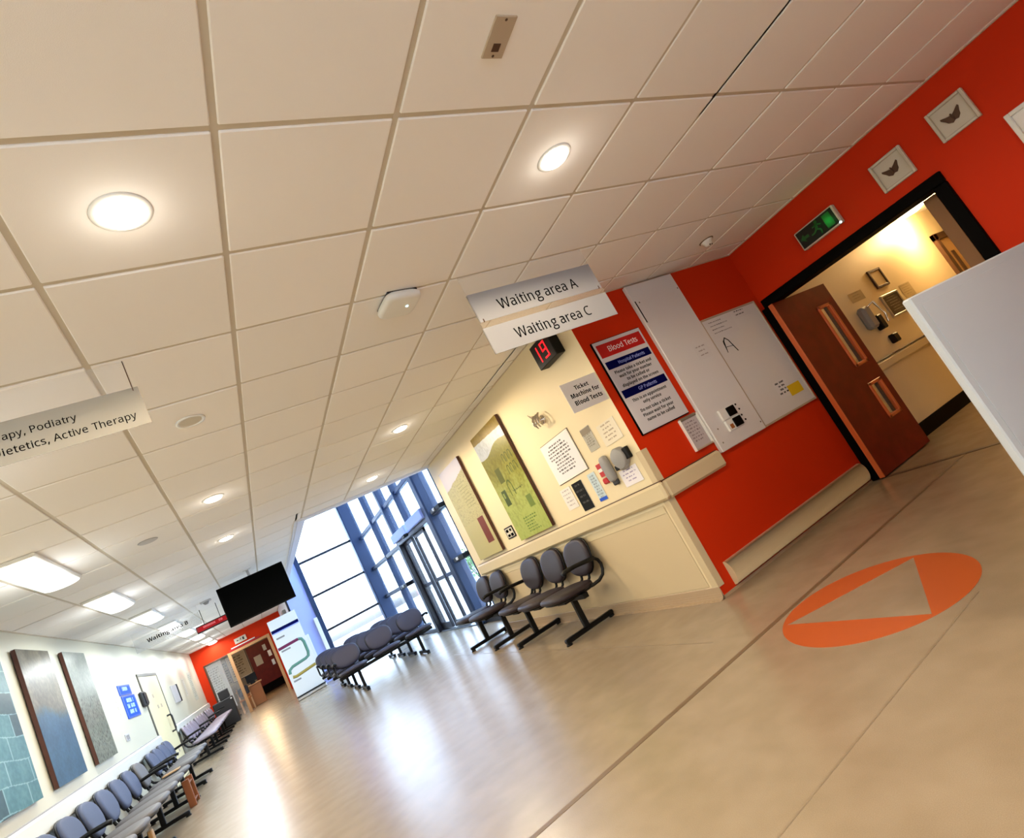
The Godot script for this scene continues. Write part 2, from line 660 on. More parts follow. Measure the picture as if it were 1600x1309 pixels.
func build_shell() -> void:
	var fl := slab("floor", M.floor, [[-3.2, -0.1, -3.2, XG + 0.05, 0, 30.3], [XG + 0.05, -0.1, -3.2, 12.2, 0, 3.7]])
	box("floor_strip", fl, M.strip, P(XL, 0, 2.632), P(XD, 0.0012, 2.668))
	box("floor_seam", fl, M.seam, P(XL, 0, 1.596), P(2.6, 0.0008, 1.604))
	box("floor_seam", fl, M.seam, P(2.26, 0, 8.6), P(2.266, 0.0008, 3.0))
	box("threshold_strip", fl, M.brown, P(5.19, 0, 1.74), P(5.25, 0.004, 3.42), 0.002)
	slab("wall_left", M.white_wall, [[XL - 0.15, 0, -3.2, XL, 2.76, DF]])
	slab("wall_back", M.cream, [[XL - 0.15, 0, -3.2, XD + 0.15, 0.9, -3.05], [XL - 0.15, 2.4, -3.2, XD + 0.15, 2.76, -3.05], [XL - 0.15, 0.9, -3.2, -1.4, 2.4, -3.05], [1.54, 0.9, -3.2, XD + 0.15, 2.4, -3.05]])
	var wb := structure("window_4")  # added window out of view, lets in daylight as fill
	for x in [-1.4, 0.03, 1.47]:
		box("mullion", wb, M.white, P(x, 0.9, -3.16), P(x + 0.07, 2.4, -3.09), 0.008)
	for x in [-1.33, 0.10]:
		box("pane", wb, M.glass, P(x, 0.9, -3.128), P(x + 1.36, 2.4, -3.122))
	slab("wall_right", M.cream, [[XR, 0, DR + 0.001, XR + 0.15, 2.76, 7.8]])
	slab("wall_entrance_return", M.cream, [[XR, 0, 7.8, XG + 0.1, 2.61, 7.95]])
	slab("wall_red", M.red_wall, [[XR + 0.0005, 0, DR, XD + 0.15, 2.76, DR + 0.15]])
	slab("wall_red_doorway", M.red_wall, [[XD, 0, -3.2, XD + 0.15, 2.76, 1.70], [XD, 2.02, 1.70, XD + 0.15, 2.76, 3.44], [XD, 0, 3.44, XD + 0.15, 2.76, DR]])
	# lobby: high bulkheads, roof, white back wall with the lilac cast of daylight painted in
	slab("wall_lobby_bulkhead", M.lobby, [[XC + 0.0, 2.60, 7.98, XC + 0.1, 4.6, DG], [XC, 2.60, 7.86, XG + 0.1, 4.6, 7.98]])
	slab("ceiling_lobby", M.lobby, [[XC, 4.45, 7.98, XG + 0.2, 4.6, DG + 0.2]])
	slab("wall_lobby", M.lilac, [[XC, 0, DG, 1.50, 4.6, DG + 0.15], [1.50, 4.30, DG, XG + 0.1, 4.6, DG + 0.15]])
	slab("wall_corridor_right", M.lobby, [[XC, 0, DG + 0.15, XC + 0.12, 2.76, DF]])
	box("wall_edge", get_node("wall_lobby"), M.steel_dark, P(XC - 0.012, 0, DG - 0.012), P(XC + 0.035, 2.6, DG + 0.16), 0.004)
	# orange end wall with its doorway and side light
	slab("wall_far", M.red_wall, [[XL - 0.15, 2.06, DF, XC + 0.12, 2.76, DF + 0.15], [XL - 0.15, 0, DF, -1.72, 2.06, DF + 0.15], [0.40, 0, DF, XC + 0.12, 2.06, DF + 0.15]])
	# skirtings
	slab("baseboard_left", M.cove, [[XL, 0, -3.0, XL + 0.012, 0.1, 12.78], [XL, 0, 14.88, XL + 0.012, 0.1, DF]])
	var cv := ST()
	for a in [[XR - 0.012, DR + 0.0, 7.9]]:
		bx(cv, P(a[0], 0, a[1] - 0.012), P(XR, 0.095, a[2]), 0.004)
		for k in 5:
			var t := k / 4.0 * PI / 2.0
			var r := 0.045
			bx(cv, P(XR - 0.012 - r + r * sin(t) - 0.004, 0, a[1] - 0.012), P(XR - 0.01, r - r * cos(t) + 0.002, a[2]))
	solid("baseboard_right", cv, M.cove)
	slab("baseboard_red", M.cove, [[XR - 0.012, 0, DR - 0.012, XD, 0.02, DR]])

func tile_mesh(w: float, h: float) -> Mesh:
	var key := "%.3f_%.3f" % [w, h]
	if not mesh_cache.has(key):
		var st := ST()
		bx(st, Vector3(-w / 2, 0, -h / 2), Vector3(w / 2, 0.03, h / 2), 0.004)
		mesh_cache[key] = st.commit()
	return mesh_cache[key]

func build_ceiling() -> void:
	var c := structure("ceiling")
	var st := ST()
	for b in [[XL - 0.15, -3.2, XD + 0.15, DR + 0.15], [XL - 0.15, DR + 0.15, XR + 0.15, 7.86], [XL - 0.15, 7.86, XC, DF + 0.15]]:
		bx(st, P(b[0], CEIL + 0.045, b[1]), P(b[2], CEIL + 0.14, b[3]))
	put("ceiling_slab", st, M.board, c)
	box("ceiling_board", c, M.board, P(XL, CEIL, -3.05), P(XD, CEIL + 0.03, -0.3675))
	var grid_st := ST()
	var rects := [[XL, -0.3675, 2.799, 7.4325], [2.799, -0.3675, XD, DR], [2.799, DR, XR, 7.4325], [XL, 7.4325, 0.93, DF], [0.93, 7.4325, XR, 7.85]]
	var gap := 0.011
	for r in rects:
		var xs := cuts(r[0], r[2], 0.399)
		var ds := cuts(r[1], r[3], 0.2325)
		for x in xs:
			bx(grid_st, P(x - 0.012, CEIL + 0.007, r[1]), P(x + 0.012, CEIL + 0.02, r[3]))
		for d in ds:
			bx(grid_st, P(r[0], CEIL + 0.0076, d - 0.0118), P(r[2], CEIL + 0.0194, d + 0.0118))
		for i in xs.size() - 1:
			for j in ds.size() - 1:
				var w: float = xs[i + 1] - xs[i] - gap * 2
				var h: float = ds[j + 1] - ds[j] - gap * 2
				if w < 0.02 or h < 0.02:
					continue
				var t := put_mesh("ceiling_tile", tile_mesh(w, h), M["tile%d" % rng.randi_range(0, 2)], c)
				t.position = P((xs[i] + xs[i + 1]) / 2, CEIL + rng.randf_range(-0.0015, 0.0015), (ds[j] + ds[j + 1]) / 2)
				t.rotation = Vector3(rng.randf_range(-0.002, 0.002), 0, rng.randf_range(-0.002, 0.002))
	put("ceiling_grid", grid_st, M.tbar_shaded, c)
	var lip := ST()
	bx(lip, P(0.915, CEIL - 0.012, 7.84), P(XG, CEIL + 0.04, 7.985), 0.004)
	bx(lip, P(0.915, CEIL - 0.012, 7.985), P(1.055, CEIL + 0.04, DG), 0.004)
	put("ceiling_lip", lip, M.lobby, c)
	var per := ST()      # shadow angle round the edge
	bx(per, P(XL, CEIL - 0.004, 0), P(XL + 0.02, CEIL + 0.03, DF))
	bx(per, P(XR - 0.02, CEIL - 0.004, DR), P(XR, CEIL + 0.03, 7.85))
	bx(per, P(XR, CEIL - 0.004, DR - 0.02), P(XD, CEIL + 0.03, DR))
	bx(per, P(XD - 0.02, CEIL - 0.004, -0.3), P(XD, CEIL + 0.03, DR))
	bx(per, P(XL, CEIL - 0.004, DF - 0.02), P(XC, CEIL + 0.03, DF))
	put("edge_trim", per, M.tbar_shaded, c)

func cuts(lo: float, hi: float, origin: float) -> Array:
	var out := [lo]
	var k := ceili((lo - origin) / 0.6 + 0.02)
	while origin + k * 0.6 < hi - 0.02:
		out.append(origin + k * 0.6)
		k += 1
	out.append(hi)
	return out

# ------------------------------------------------------------------ glazed entrance lobby
func build_glazing() -> void:
	# back window, facing along the corridor
	var w := structure("window_1")
	box("frame_upright", w, M.steel_blue, P(1.50, 0.0, DG - 0.06), P(1.62, 4.3, DG + 0.1), 0.01)
	box("frame_head", w, M.steel_dark, P(1.50, 4.22, DG - 0.06), P(XG, 4.34, DG + 0.1), 0.01)
	box("frame_sill", w, M.steel_dark, P(1.62, 0.0, DG - 0.05), P(XG, 0.12, DG + 0.1), 0.01)
	for y in [1.18, 2.15, 3.13]:
		box("glazing_bar", w, M.steel_dark, P(1.62, y - 0.032, DG - 0.03), P(3.12, y + 0.032, DG + 0.06), 0.004)
	var ys := [0.12, 1.16, 1.20, 2.13, 2.17, 3.11, 3.15, 4.22]
	for k in 4:
		box("pane", w, M.glass, P(1.62, ys[k * 2], DG + 0.02), P(3.12, ys[k * 2 + 1], DG + 0.026))
	box("corner_post", w, M.steel_blue, P(3.10, 0.0, DG - 0.16), P(XG + 0.06, 4.45, DG + 0.14), 0.03)
	# side glazing along the lobby
	var s := structure("window_2")
	for m in [[14.55, 0.10], [12.95, 0.16], [11.62, 0.09], [9.0, 0.06]]:
		var low := 2.3 if m[0] == 11.62 else 0.0
		box("mullion", s, M.steel_blue, P(XG - 0.10, low, m[0] - m[1] / 2), P(XG + 0.08, 4.45, m[0] + m[1] / 2), 0.012)
	box("portal_post", s, M.steel_blue, P(XG - 0.16, 0.0, 9.86), P(XG + 0.12, 4.45, 10.12), 0.03)
	box("wall_channel", s, M.steel_pale, P(XG - 0.05, 0.0, 7.95), P(XG + 0.06, 4.45, 8.03), 0.01)
	box("transom", s, M.steel_blue, P(XG - 0.06, 3.00, 8.0), P(XG + 0.05, 3.10, DG), 0.012)
	for seg in [[8.03, 9.86, 2.13], [8.03, 9.86, 1.21], [12.95, DG - 0.16, 2.10], [12.95, DG - 0.16, 1.25]]:
		box("transom", s, M.steel_dark, P(XG - 0.09, seg[2] - 0.05, seg[0]), P(XG + 0.05, seg[2] + 0.05, seg[1]), 0.012)
	box("sill", s, M.steel_dark, P(XG - 0.06, 0.0, 12.95), P(XG + 0.06, 0.08, DG - 0.16), 0.01)
	box("sill", s, M.steel_dark, P(XG - 0.06, 0.0, 8.03), P(XG + 0.06, 0.08, 9.86), 0.01)
	for sg in [[8.05, 9.86], [10.12, 11.6], [11.66, 12.9], [13.03, 14.5], [14.6, DG - 0.16]]:
		box("pane", s, M.glass, P(XG - 0.003, 3.1, sg[0]), P(XG + 0.003, 4.45, sg[1]))
	for sg in [[8.05, 9.86], [13.03, 14.5], [14.6, DG - 0.16]]:
		box("pane", s, M.glass, P(XG - 0.003, 2.18, sg[0]), P(XG + 0.003, 3.0, sg[1]))
		box("pane", s, M.glass, P(XG - 0.003, 1.30, sg[0]), P(XG + 0.003, 2.05, sg[1]))
		box("pane", s, M.glass, P(XG - 0.003, 0.08, sg[0]), P(XG + 0.003, 1.16, sg[1]))
	for sg in [[10.12, 11.6], [11.66, 12.87]]:
		box("pane", s, M.glass, P(XG - 0.003, 2.36, sg[0]), P(XG + 0.003, 3.0, sg[1]))
	# sliding doors in their dark portal
	var d := structure("door_1")
	box("door_operator", d, M.steel_pale, P(XG - 0.20, 2.17, 10.12), P(XG - 0.02, 2.36, 11.35), 0.012)
	box("door_operator", d, M.steel_pale, P(XG - 0.20, 2.17, 11.55), P(XG - 0.02, 2.36, 12.87), 0.012)
	box("door_head", d, M.steel_dark, P(XG - 0.12, 2.08, 10.12), P(XG + 0.1, 2.18, 12.87), 0.01)
	box("door_track", d, M.steel_dark, P(XG - 0.10, 0.0, 9.8), P(XG + 0.14, 0.02, 13.0), 0.006)
	box("door_jamb", d, M.steel_dark, P(XG - 0.13, 0.0, 12.72), P(XG + 0.1, 2.1, 12.90), 0.01)
	for lf in [[10.95, 11.75], [11.95, 12.72]]:
		var leaf := Node3D.new()
		leaf.name = "door_leaf"
		d.add_child(leaf, true)
		var st := ST()
		for q in [[lf[0], lf[0] + 0.07, 0.03, 2.08], [lf[1] - 0.07, lf[1], 0.03, 2.08]]:
			bx(st, P(XG - 0.03, q[2], q[0]), P(XG + 0.03, q[3], q[1]), 0.006)
		for y in [[0.03, 0.16], [1.0, 1.07], [2.0, 2.08]]:
			bx(st, P(XG - 0.026, y[0], lf[0]), P(XG + 0.026, y[1], lf[1]), 0.006)
		put("stile", st, M.steel_dark, leaf)
		box("pane", leaf, M.glass, P(XG - 0.003, 0.16, lf[0] + 0.07), P(XG + 0.003, 1.0, lf[1] - 0.07))
		box("pane", leaf, M.glass, P(XG - 0.003, 1.07, lf[0] + 0.07), P(XG + 0.003, 2.0, lf[1] - 0.07))
	box("door_guard", d, M.steel_blue, P(XG - 0.03, 0.0, 10.45), P(XG + 0.03, 2.08, 10.52), 0.01)
	box("door_rail", d, M.steel_blue, P(XG - 0.02, 1.0, 10.12), P(XG + 0.02, 1.07, 10.95), 0.01)
	box("door_sensor", d, M.black, P(XG - 0.30, 2.09, 11.4), P(XG - 0.20, 2.16, 11.6), 0.015)
	for p in [[9.0, 9.86, 2.13], [9.0, 9.86, 1.21], [13.3, 14.0, 1.25]]:
		var k := thing("window_stay", ["black door stay bracket on the dark entrance post, upper one", "black door stay bracket on the dark entrance post, lower one", "black bracket on the glazing bar beyond the entrance doors"][[2.13, 1.21, 1.25].find(p[2])], "bracket", P(XG - 0.12, p[2], p[0]))
		box("bracket_arm", k, M.black, Vector3(-0.10, -0.04, -0.5), Vector3(0.03, 0.04, 0.05), 0.012)
		box("knob", k, M.white, Vector3(-0.13, -0.02, -0.28), Vector3(-0.10, 0.03, -0.22), 0.008)

# ------------------------------------------------------------------ doorway on the right and the corridor behind it
func build_doorway() -> void:
	var t := structure("door_2")
	var st := ST()
	bx(st, P(XD - 0.03, 1.945, 1.68), P(XD + 0.19, 2.035, 3.45), 0.006)
	put("frame_head", st, M.black_frame, t)
	box("frame_jamb", t, M.black_frame, P(XD - 0.03, 0, 1.68), P(XD + 0.19, 1.945, 1.775), 0.006)
	box("frame_jamb", t, M.black_frame, P(XD - 0.05, 0, 3.36), P(XD + 0.19, 1.945, 3.477), 0.006)
	# leaf standing open against the corridor wall
	var leaf := thing("door_leaf", "dark red door leaf with two vision slots standing open in the black doorway", "door", P(XD - 0.06, 0.012, 3.355))
	var ls := ST()
	var z0 := -0.022
	var z1 := 0.022
	for r in [[0.0, 0.0, 0.60, 1.93], [0.84, 0.0, 0.96, 1.93], [0.60, 0.0, 0.84, 0.40], [0.60, 0.80, 0.84, 0.99], [0.60, 1.72, 0.84, 1.93]]:
		bx(ls, Vector3(r[0], r[1], z0), Vector3(r[2], r[3], z1))
	put("leaf_panel", ls, M.door_red, leaf)
	box("leaf_edge", leaf, M.door_lip, Vector3(-0.014, 0, z0), Vector3(0.0, 1.93, z1 + 0.006), 0.003)
	for v in [[0.40, 0.80], [0.99, 1.72]]:
		var fr := ST()
		for q in [[0.595, v[0], 0.635, v[1]], [0.805, v[0], 0.845, v[1]], [0.595, v[0], 0.845, v[0] + 0.035], [0.595, v[1] - 0.035, 0.845, v[1]]]:
			bx(fr, Vector3(q[0], q[1], z0 - 0.004), Vector3(q[2], q[3], z1 + 0.012), 0.005)
		var vp := put("vision_frame", fr, M.door_lip, leaf)
		box("vision_pane", vp, M.glass, Vector3(0.63, v[0] + 0.03, -0.003), Vector3(0.81, v[1] - 0.03, 0.003))
		box("glazing_bead", vp, M.brown, Vector3(0.75, v[0] + 0.03, -0.01), Vector3(0.775, v[1] - 0.03, 0.016), 0.003)
	var l2 := thing("door_leaf", "tan edge of the second door leaf folded back beside the right jamb", "door", P(XD + 0.20, 0.012, 1.90))
	box("leaf_panel", l2, M.tan, Vector3(0, 0, -0.045), Vector3(0.95, 1.93, 0.045), 0.003)
	box("leaf_edge", l2, M.leaf_tan, Vector3(-0.005, 0, -0.05), Vector3(0, 1.93, 0.05), 0.003)
	# corridor
	slab("wall_corridor_side", M.cream, [[XD + 0.15, 0, 3.55, 12.2, 2.6, 3.7]])
	slab("wall_corridor_near", M.cream, [[XD + 0.15, 0, 1.2, 12.2, 2.6, 1.35]])
	slab("wall_corridor_end", M.cream, [[12.0, 0, 1.35, 12.2, 2.6, 3.55]])
	slab("ceiling_corridor", M.board, [[XD + 0.15, 2.45, 1.2, 12.2, 2.6, 3.7]])
	slab("baseboard_corridor", M.black_frame, [[XD + 0.16, 0, 3.53, 12.0, 0.15, 3.552]])
	var hr := thing("handrail", "long cream handrail along the corridor wall behind the open red door", "handrail", P(5.7, 0.87, 3.55))
	box("rail", hr, M.cream_rail, Vector3(0, -0.055, 0.01), Vector3(6.0, 0.055, 0.05), 0.02)
	box("rail_cap", hr, M.brown, Vector3(0, 0.055, 0.0), Vector3(6.0, 0.068, 0.05), 0.004)
	var lamp := thing("corridor_light", "round glowing ceiling light in the corridor behind the doorway", "light", P(8.85, 2.45, 3.33))
	var st2 := ST()
	lathe(st2, Vector3(0, -0.035, 0), Vector3(0, 1, 0), [Vector2(0, -0.03), Vector2(0.10, -0.026), Vector2(0.16, 0.0), Vector2(0.165, 0.03), Vector2(0, 0.03)])
	put("lamp_bowl", st2, M.lamp_warm, lamp)
	var o := OmniLight3D.new()
	o.name = "corridor_lamp"
	o.light_color = Color(1.0, 0.82, 0.55)
	o.light_energy = 2.0
	o.light_size = 0.12
	o.omni_range = 12.0
	o.omni_attenuation = 2.0
	o.shadow_enabled = true
	o.position = Vector3(0, -0.12, 0)
	lamp.add_child(o)
	# wall items
	var pf := thing("framed_picture", "small dark framed notice high on the corridor wall", "frame", P(7.6, 1.80, 3.55))
	frame_on(pf, 0.30, 0.25, 0.03, M.brown, M.cream_rail)
	var pf2 := thing("framed_notice", "larger silver framed dark notice on the corridor wall", "frame", P(7.58, 1.43, 3.55))
	frame_on(pf2, 0.42, 0.30, 0.025, M.aluminium, M.taupe)
	print_sheet("notice_print", pf2, notice_texture(96, 64, 6, 31, Color(0.33, 0.29, 0.22), Color(0.72, 0.68, 0.58), 2), -0.18, -0.12, 0.18, 0.12, 0.018)
	var sd := thing("soap_dispenser", "grey soap dispenser with chrome lever on the corridor wall", "dispenser", P(6.83, 1.42, 3.55))
	var sst := ST()
	bx(sst, Vector3(-0.09, -0.15, 0), Vector3(0.07, 0.13, 0.10), 0.03)
	put("body", sst, M.grey, sd)
	var lev := ST()
	tube(lev, [Vector3(0.0, 0.10, 0.09), Vector3(0.03, 0.13, 0.17), Vector3(0.06, -0.05, 0.20), Vector3(0.04, -0.15, 0.19)], 0.014, 0.014, 8)
	put("lever", lev, M.chrome, sd)
	tag(box("wall_box", self, M.black, P(6.95, 1.22, 3.47), P(7.05, 1.40, 3.55), 0.012), "black upright wall unit right of the corridor soap dispenser", "wall unit")
	tag(box("wall_box", self, M.black, P(7.03, 1.02, 3.48), P(7.14, 1.13, 3.55), 0.012), "small black square wall unit above the corridor handrail", "wall unit")
	var cn := thing("paper_notice", "pale paper notice right of the dark framed notice in the corridor", "notice", P(8.05, 1.52, 3.55))
	print_sheet("sheet", cn, notice_texture(64, 48, 5, 32, Color(0.75, 0.68, 0.52), Color(0.55, 0.47, 0.33), 2), -0.14, -0.09, 0.14, 0.09, 0.003)
	var cn2 := thing("paper_notice", "pale paper notice above the corridor soap dispenser", "notice", P(6.98, 1.70, 3.55))
	print_sheet("sheet", cn2, notice_texture(64, 32, 3, 33, Color(0.72, 0.64, 0.48), Color(0.52, 0.44, 0.30), 2), -0.15, -0.06, 0.15, 0.06, 0.003)
	var d3 := structure("door_3")
	box("frame_jamb", d3, M.brown, P(9.42, 0, 3.50), P(9.52, 2.06, 3.56), 0.006)
	box("frame_head", d3, M.brown, P(9.42, 1.96, 3.50), P(10.5, 2.06, 3.56), 0.006)
	box("leaf", d3, M.tan, P(9.52, 0, 3.52), P(10.4, 1.96, 3.56), 0.004)
	box("vision_pane", d3, M.brown, P(9.62, 1.1, 3.512), P(9.72, 1.75, 3.53), 0.003)

func tag(o: Node, label: String, category: String, group := "") -> Node:
	o.set_meta("label", label)
	o.set_meta("category", category)
	if group != "":
		o.set_meta("group", group)
	return o

func frame_on(parent: Node, w: float, h: float, t: float, fm: Material, bm: Material, depth := 0.025) -> void:
	var st := ST()
	bx(st, Vector3(-w / 2, -h / 2, 0), Vector3(-w / 2 + t, h / 2, depth), 0.004)
	bx(st, Vector3(w / 2 - t, -h / 2, 0), Vector3(w / 2, h / 2, depth), 0.004)
	bx(st, Vector3(-w / 2 + t, -h / 2, 0), Vector3(w / 2 - t, -h / 2 + t, depth), 0.004)
	bx(st, Vector3(-w / 2 + t, h / 2 - t, 0), Vector3(w / 2 - t, h / 2, depth), 0.004)
	put("frame", st, fm, parent)
	box("backing", parent, bm, Vector3(-w / 2 + t, -h / 2 + t, 0), Vector3(w / 2 - t, h / 2 - t, 0.012))

# ------------------------------------------------------------------ far end of the corridor
func build_far_end() -> void:
	var d := structure("door_4")
	box("frame_jamb", d, M.timber, P(-0.96, 0, DF - 0.03), P(-0.86, 2.06, DF + 0.17), 0.006)
	box("frame_jamb", d, M.timber, P(0.33, 0, DF - 0.03), P(0.42, 2.06, DF + 0.17), 0.006)
	box("frame_head", d, M.timber, P(-0.86, 1.97, DF - 0.03), P(0.33, 2.06, DF + 0.17), 0.006)
	var w := structure("window_3")
	box("frame_upright", w, M.brown, P(-1.72, 0, DF - 0.02), P(-1.67, 2.06, DF + 0.16), 0.006)
	box("frame_head", w, M.brown, P(-1.67, 2.01, DF - 0.02), P(-0.96, 2.06, DF + 0.16), 0.006)
	box("pane", w, M.glass, P(-1.67, 0.0, DF + 0.06), P(-0.96, 2.01, DF + 0.066))
	# the room behind
	var r := slab("wall_far_room", M.taupe, [[-3.2, 0, 30.0, 1.8, 2.7, 30.15], [-3.2, 0, DF + 0.15, -3.05, 2.7, 30.0], [1.65, 0, DF + 0.15, 1.8, 2.7, 30.0]])
	r.name = "wall_far_room"
	slab("ceiling_far_room", M.board, [[-3.2, 2.62, DF + 0.15, 1.8, 2.76, 30.15]])
	var lamp := thing("far_room_light", "square ceiling light in the room beyond the orange end wall", "light", P(-0.6, 2.6, 25.5))
	box("diffuser", lamp, M.lamp_cool, Vector3(-0.28, -0.02, -0.28), Vector3(0.28, 0.02, 0.28), 0.01)
	var al := OmniLight3D.new()
	al.name = "far_room_lamp"
	al.light_color = Color(1.0, 0.84, 0.62)
	al.light_energy = 2.0
	al.light_size = 0.2
	al.omni_range = 14.0
	al.omni_attenuation = 2.0
	al.shadow_enabled = true
	al.position = Vector3(0, -0.25, 0)
	lamp.add_child(al)
	var rd := thing("room_door", "red-brown door with white notices in the room beyond the end wall", "door", P(-0.10, 0, 29.98))
	box("leaf", rd, M.door_red, Vector3(-0.46, 0, 0), Vector3(0.55, 2.18, 0.05), 0.005)
	box("kick_plate", rd, M.black_frame, Vector3(-0.45, 0.01, 0.05), Vector3(0.54, 0.36, 0.056))
	box("notice", rd, M.offwhite, Vector3(-0.28, 1.25, 0.05), Vector3(0.02, 1.68, 0.056))
	box("notice", rd, M.white, Vector3(0.20, 1.74, 0.05), Vector3(0.34, 2.0, 0.056))
	box("push_plate", rd, M.aluminium, Vector3(0.32, 1.40, 0.05), Vector3(0.46, 1.66, 0.06), 0.003)
	box("push_plate", rd, M.aluminium, Vector3(0.34, 0.98, 0.05), Vector3(0.46, 1.22, 0.06), 0.003)
	var nb := thing("notice_board", "cream notice board with a printed chart in the far room", "notice board", P(-1.02, 1.66, 29.98))
	frame_on(nb, 0.86, 1.16, 0.03, M.brown, M.offwhite)
	print_sheet("chart", nb, notice_texture(64, 96, 8, 41, Color(0.72, 0.66, 0.55), Color(0.33, 0.28, 0.22), 4, false), -0.38, -0.52, 0.38, 0.52, 0.016)
	var pc := thing("paper_cluster", "loose papers pinned left of the chart in the far room", "notice", P(-1.62, 1.6, 29.98))
	print_sheet("sheet", pc, notice_texture(48, 96, 9, 42, Color(0.60, 0.55, 0.45), Color(0.25, 0.2, 0.16), 4), -0.25, -0.6, 0.25, 0.55, 0.004)
	var ps := thing("screen_panel", "pale poster panel behind the side light left of the far doorway", "panel", P(-1.55, 0.0, 24.4))
	box("panel", ps, M.offwhite, Vector3(-0.42, 0.35, -0.02), Vector3(0.25, 2.1, 0.02), 0.006)
	box("foot", ps, M.black, Vector3(-0.42, 0.0, -0.2), Vector3(0.25, 0.04, 0.2), 0.01)
	box("post", ps, M.black, Vector3(-0.1, 0.04, -0.015), Vector3(-0.06, 0.35, 0.015))
	print_sheet("poster_print", ps, notice_texture(64, 128, 14, 43, Color(0.78, 0.75, 0.66), Color(0.5, 0.47, 0.4), 3), -0.38, 0.5, 0.2, 2.02, 0.024)
	var desk := thing("desk", "tan reception desk just inside the far doorway", "desk", P(-0.68, 0, 24.6))
	box("front_panel", desk, M.timber_orange, Vector3(-0.3, 0.0, -0.3), Vector3(0.28, 0.72, 0.2), 0.01)
	box("desk_top", desk, M.timber, Vector3(-0.55, 0.72, -0.35), Vector3(0.34, 0.76, 0.26), 0.008)
	var mon := thing("monitor", "black monitor standing on the tan desk in the far room", "monitor", P(-0.62, 0.76, 24.6))
	box("screen", mon, M.black, Vector3(-0.18, 0.08, -0.02), Vector3(0.18, 0.36, 0.02), 0.008)
	box("stand", mon, M.black, Vector3(-0.08, 0, -0.06), Vector3(0.08, 0.10, 0.06), 0.01)
	var ch := thing("wooden_chair", "timber framed chair beside the desk in the far room", "chair", P(-0.98, 0, 23.9))
	box("seat", ch, M.timber_orange, Vector3(-0.2, 0.40, -0.2), Vector3(0.2, 0.45, 0.2), 0.012)
	box("backrest", ch, M.dark_grey, Vector3(-0.2, 0.55, -0.22), Vector3(0.2, 0.85, -0.18), 0.012)
	for q in [[-0.18, -0.2, 0.85], [0.18, -0.2, 0.85], [-0.18, 0.18, 0.40], [0.18, 0.18, 0.40]]:
		box("leg", ch, M.timber, Vector3(q[0] - 0.02, 0, q[1] - 0.02), Vector3(q[0] + 0.02, q[2], q[1] + 0.02), 0.004)
	# above the doorway
	var ex := thing("exit_sign", "white exit sign with a running figure above the far doorway", "exit sign", P(-0.44, 2.31, DF))
	box("case", ex, M.offwhite, Vector3(-0.19, -0.09, 0), Vector3(0.19, 0.09, 0.05), 0.008)
	exit_figure(ex, 0.052, 0.8, M.exit_dark)
	var fs := thing("lintel_sign", "narrow white and red sign strip on the lintel of the far doorway", "sign", P(-0.38, 2.135, DF))
	box("panel", fs, M.white, Vector3(-0.42, 0.0, 0), Vector3(0.36, 0.035, 0.03), 0.004)
	box("band", fs, M.sign_red, Vector3(-0.50, -0.06, 0), Vector3(0.50, -0.005, 0.03), 0.004)

func exit_figure(parent: Node, z: float, k: float, m: Material) -> void:
	# running figure, arrow and doorway, as on exit signs
	var st := ST()
	disc(st, Vector3(0.02, 0.055, z + 0.002) * Vector3(k, k, 1), Vector3(0, 0, 1), 0.014 * k, 12)
	for seg in [[0.015, 0.04, 0.0, 0.0, 0.022], [0.0, 0.0, -0.03, -0.02, 0.014], [-0.03, -0.02, -0.06, -0.02, 0.012], [0.0, 0.0, 0.03, -0.025, 0.014], [0.03, -0.025, 0.02, -0.06, 0.012], [0.015, 0.035, -0.025, 0.03, 0.01], [0.015, 0.035, 0.05, 0.015, 0.01]]:
		var a := Vector2(seg[0], seg[1]) * k
		var b := Vector2(seg[2], seg[3]) * k
		var n: Vector2 = (b - a).normalized().orthogonal() * seg[4] * 0.5 * k
		prism(st, PackedVector2Array([a + n, b + n, b - n, a - n]), z, z + 0.002)
	prism(st, PackedVector2Array([Vector2(0.08, 0.06) * k, Vector2(0.15, 0.06) * k, Vector2(0.15, -0.06) * k, Vector2(0.08, -0.06) * k]), z, z + 0.002)
	prism(st, PackedVector2Array([Vector2(-0.16, 0.0) * k, Vector2(-0.12, 0.035) * k, Vector2(-0.12, 0.012) * k, Vector2(-0.08, 0.012) * k, Vector2(-0.08, -0.012) * k, Vector2(-0.12, -0.012) * k, Vector2(-0.12, -0.035) * k]), z, z + 0.002)
	put("pictogram", st, m, parent)

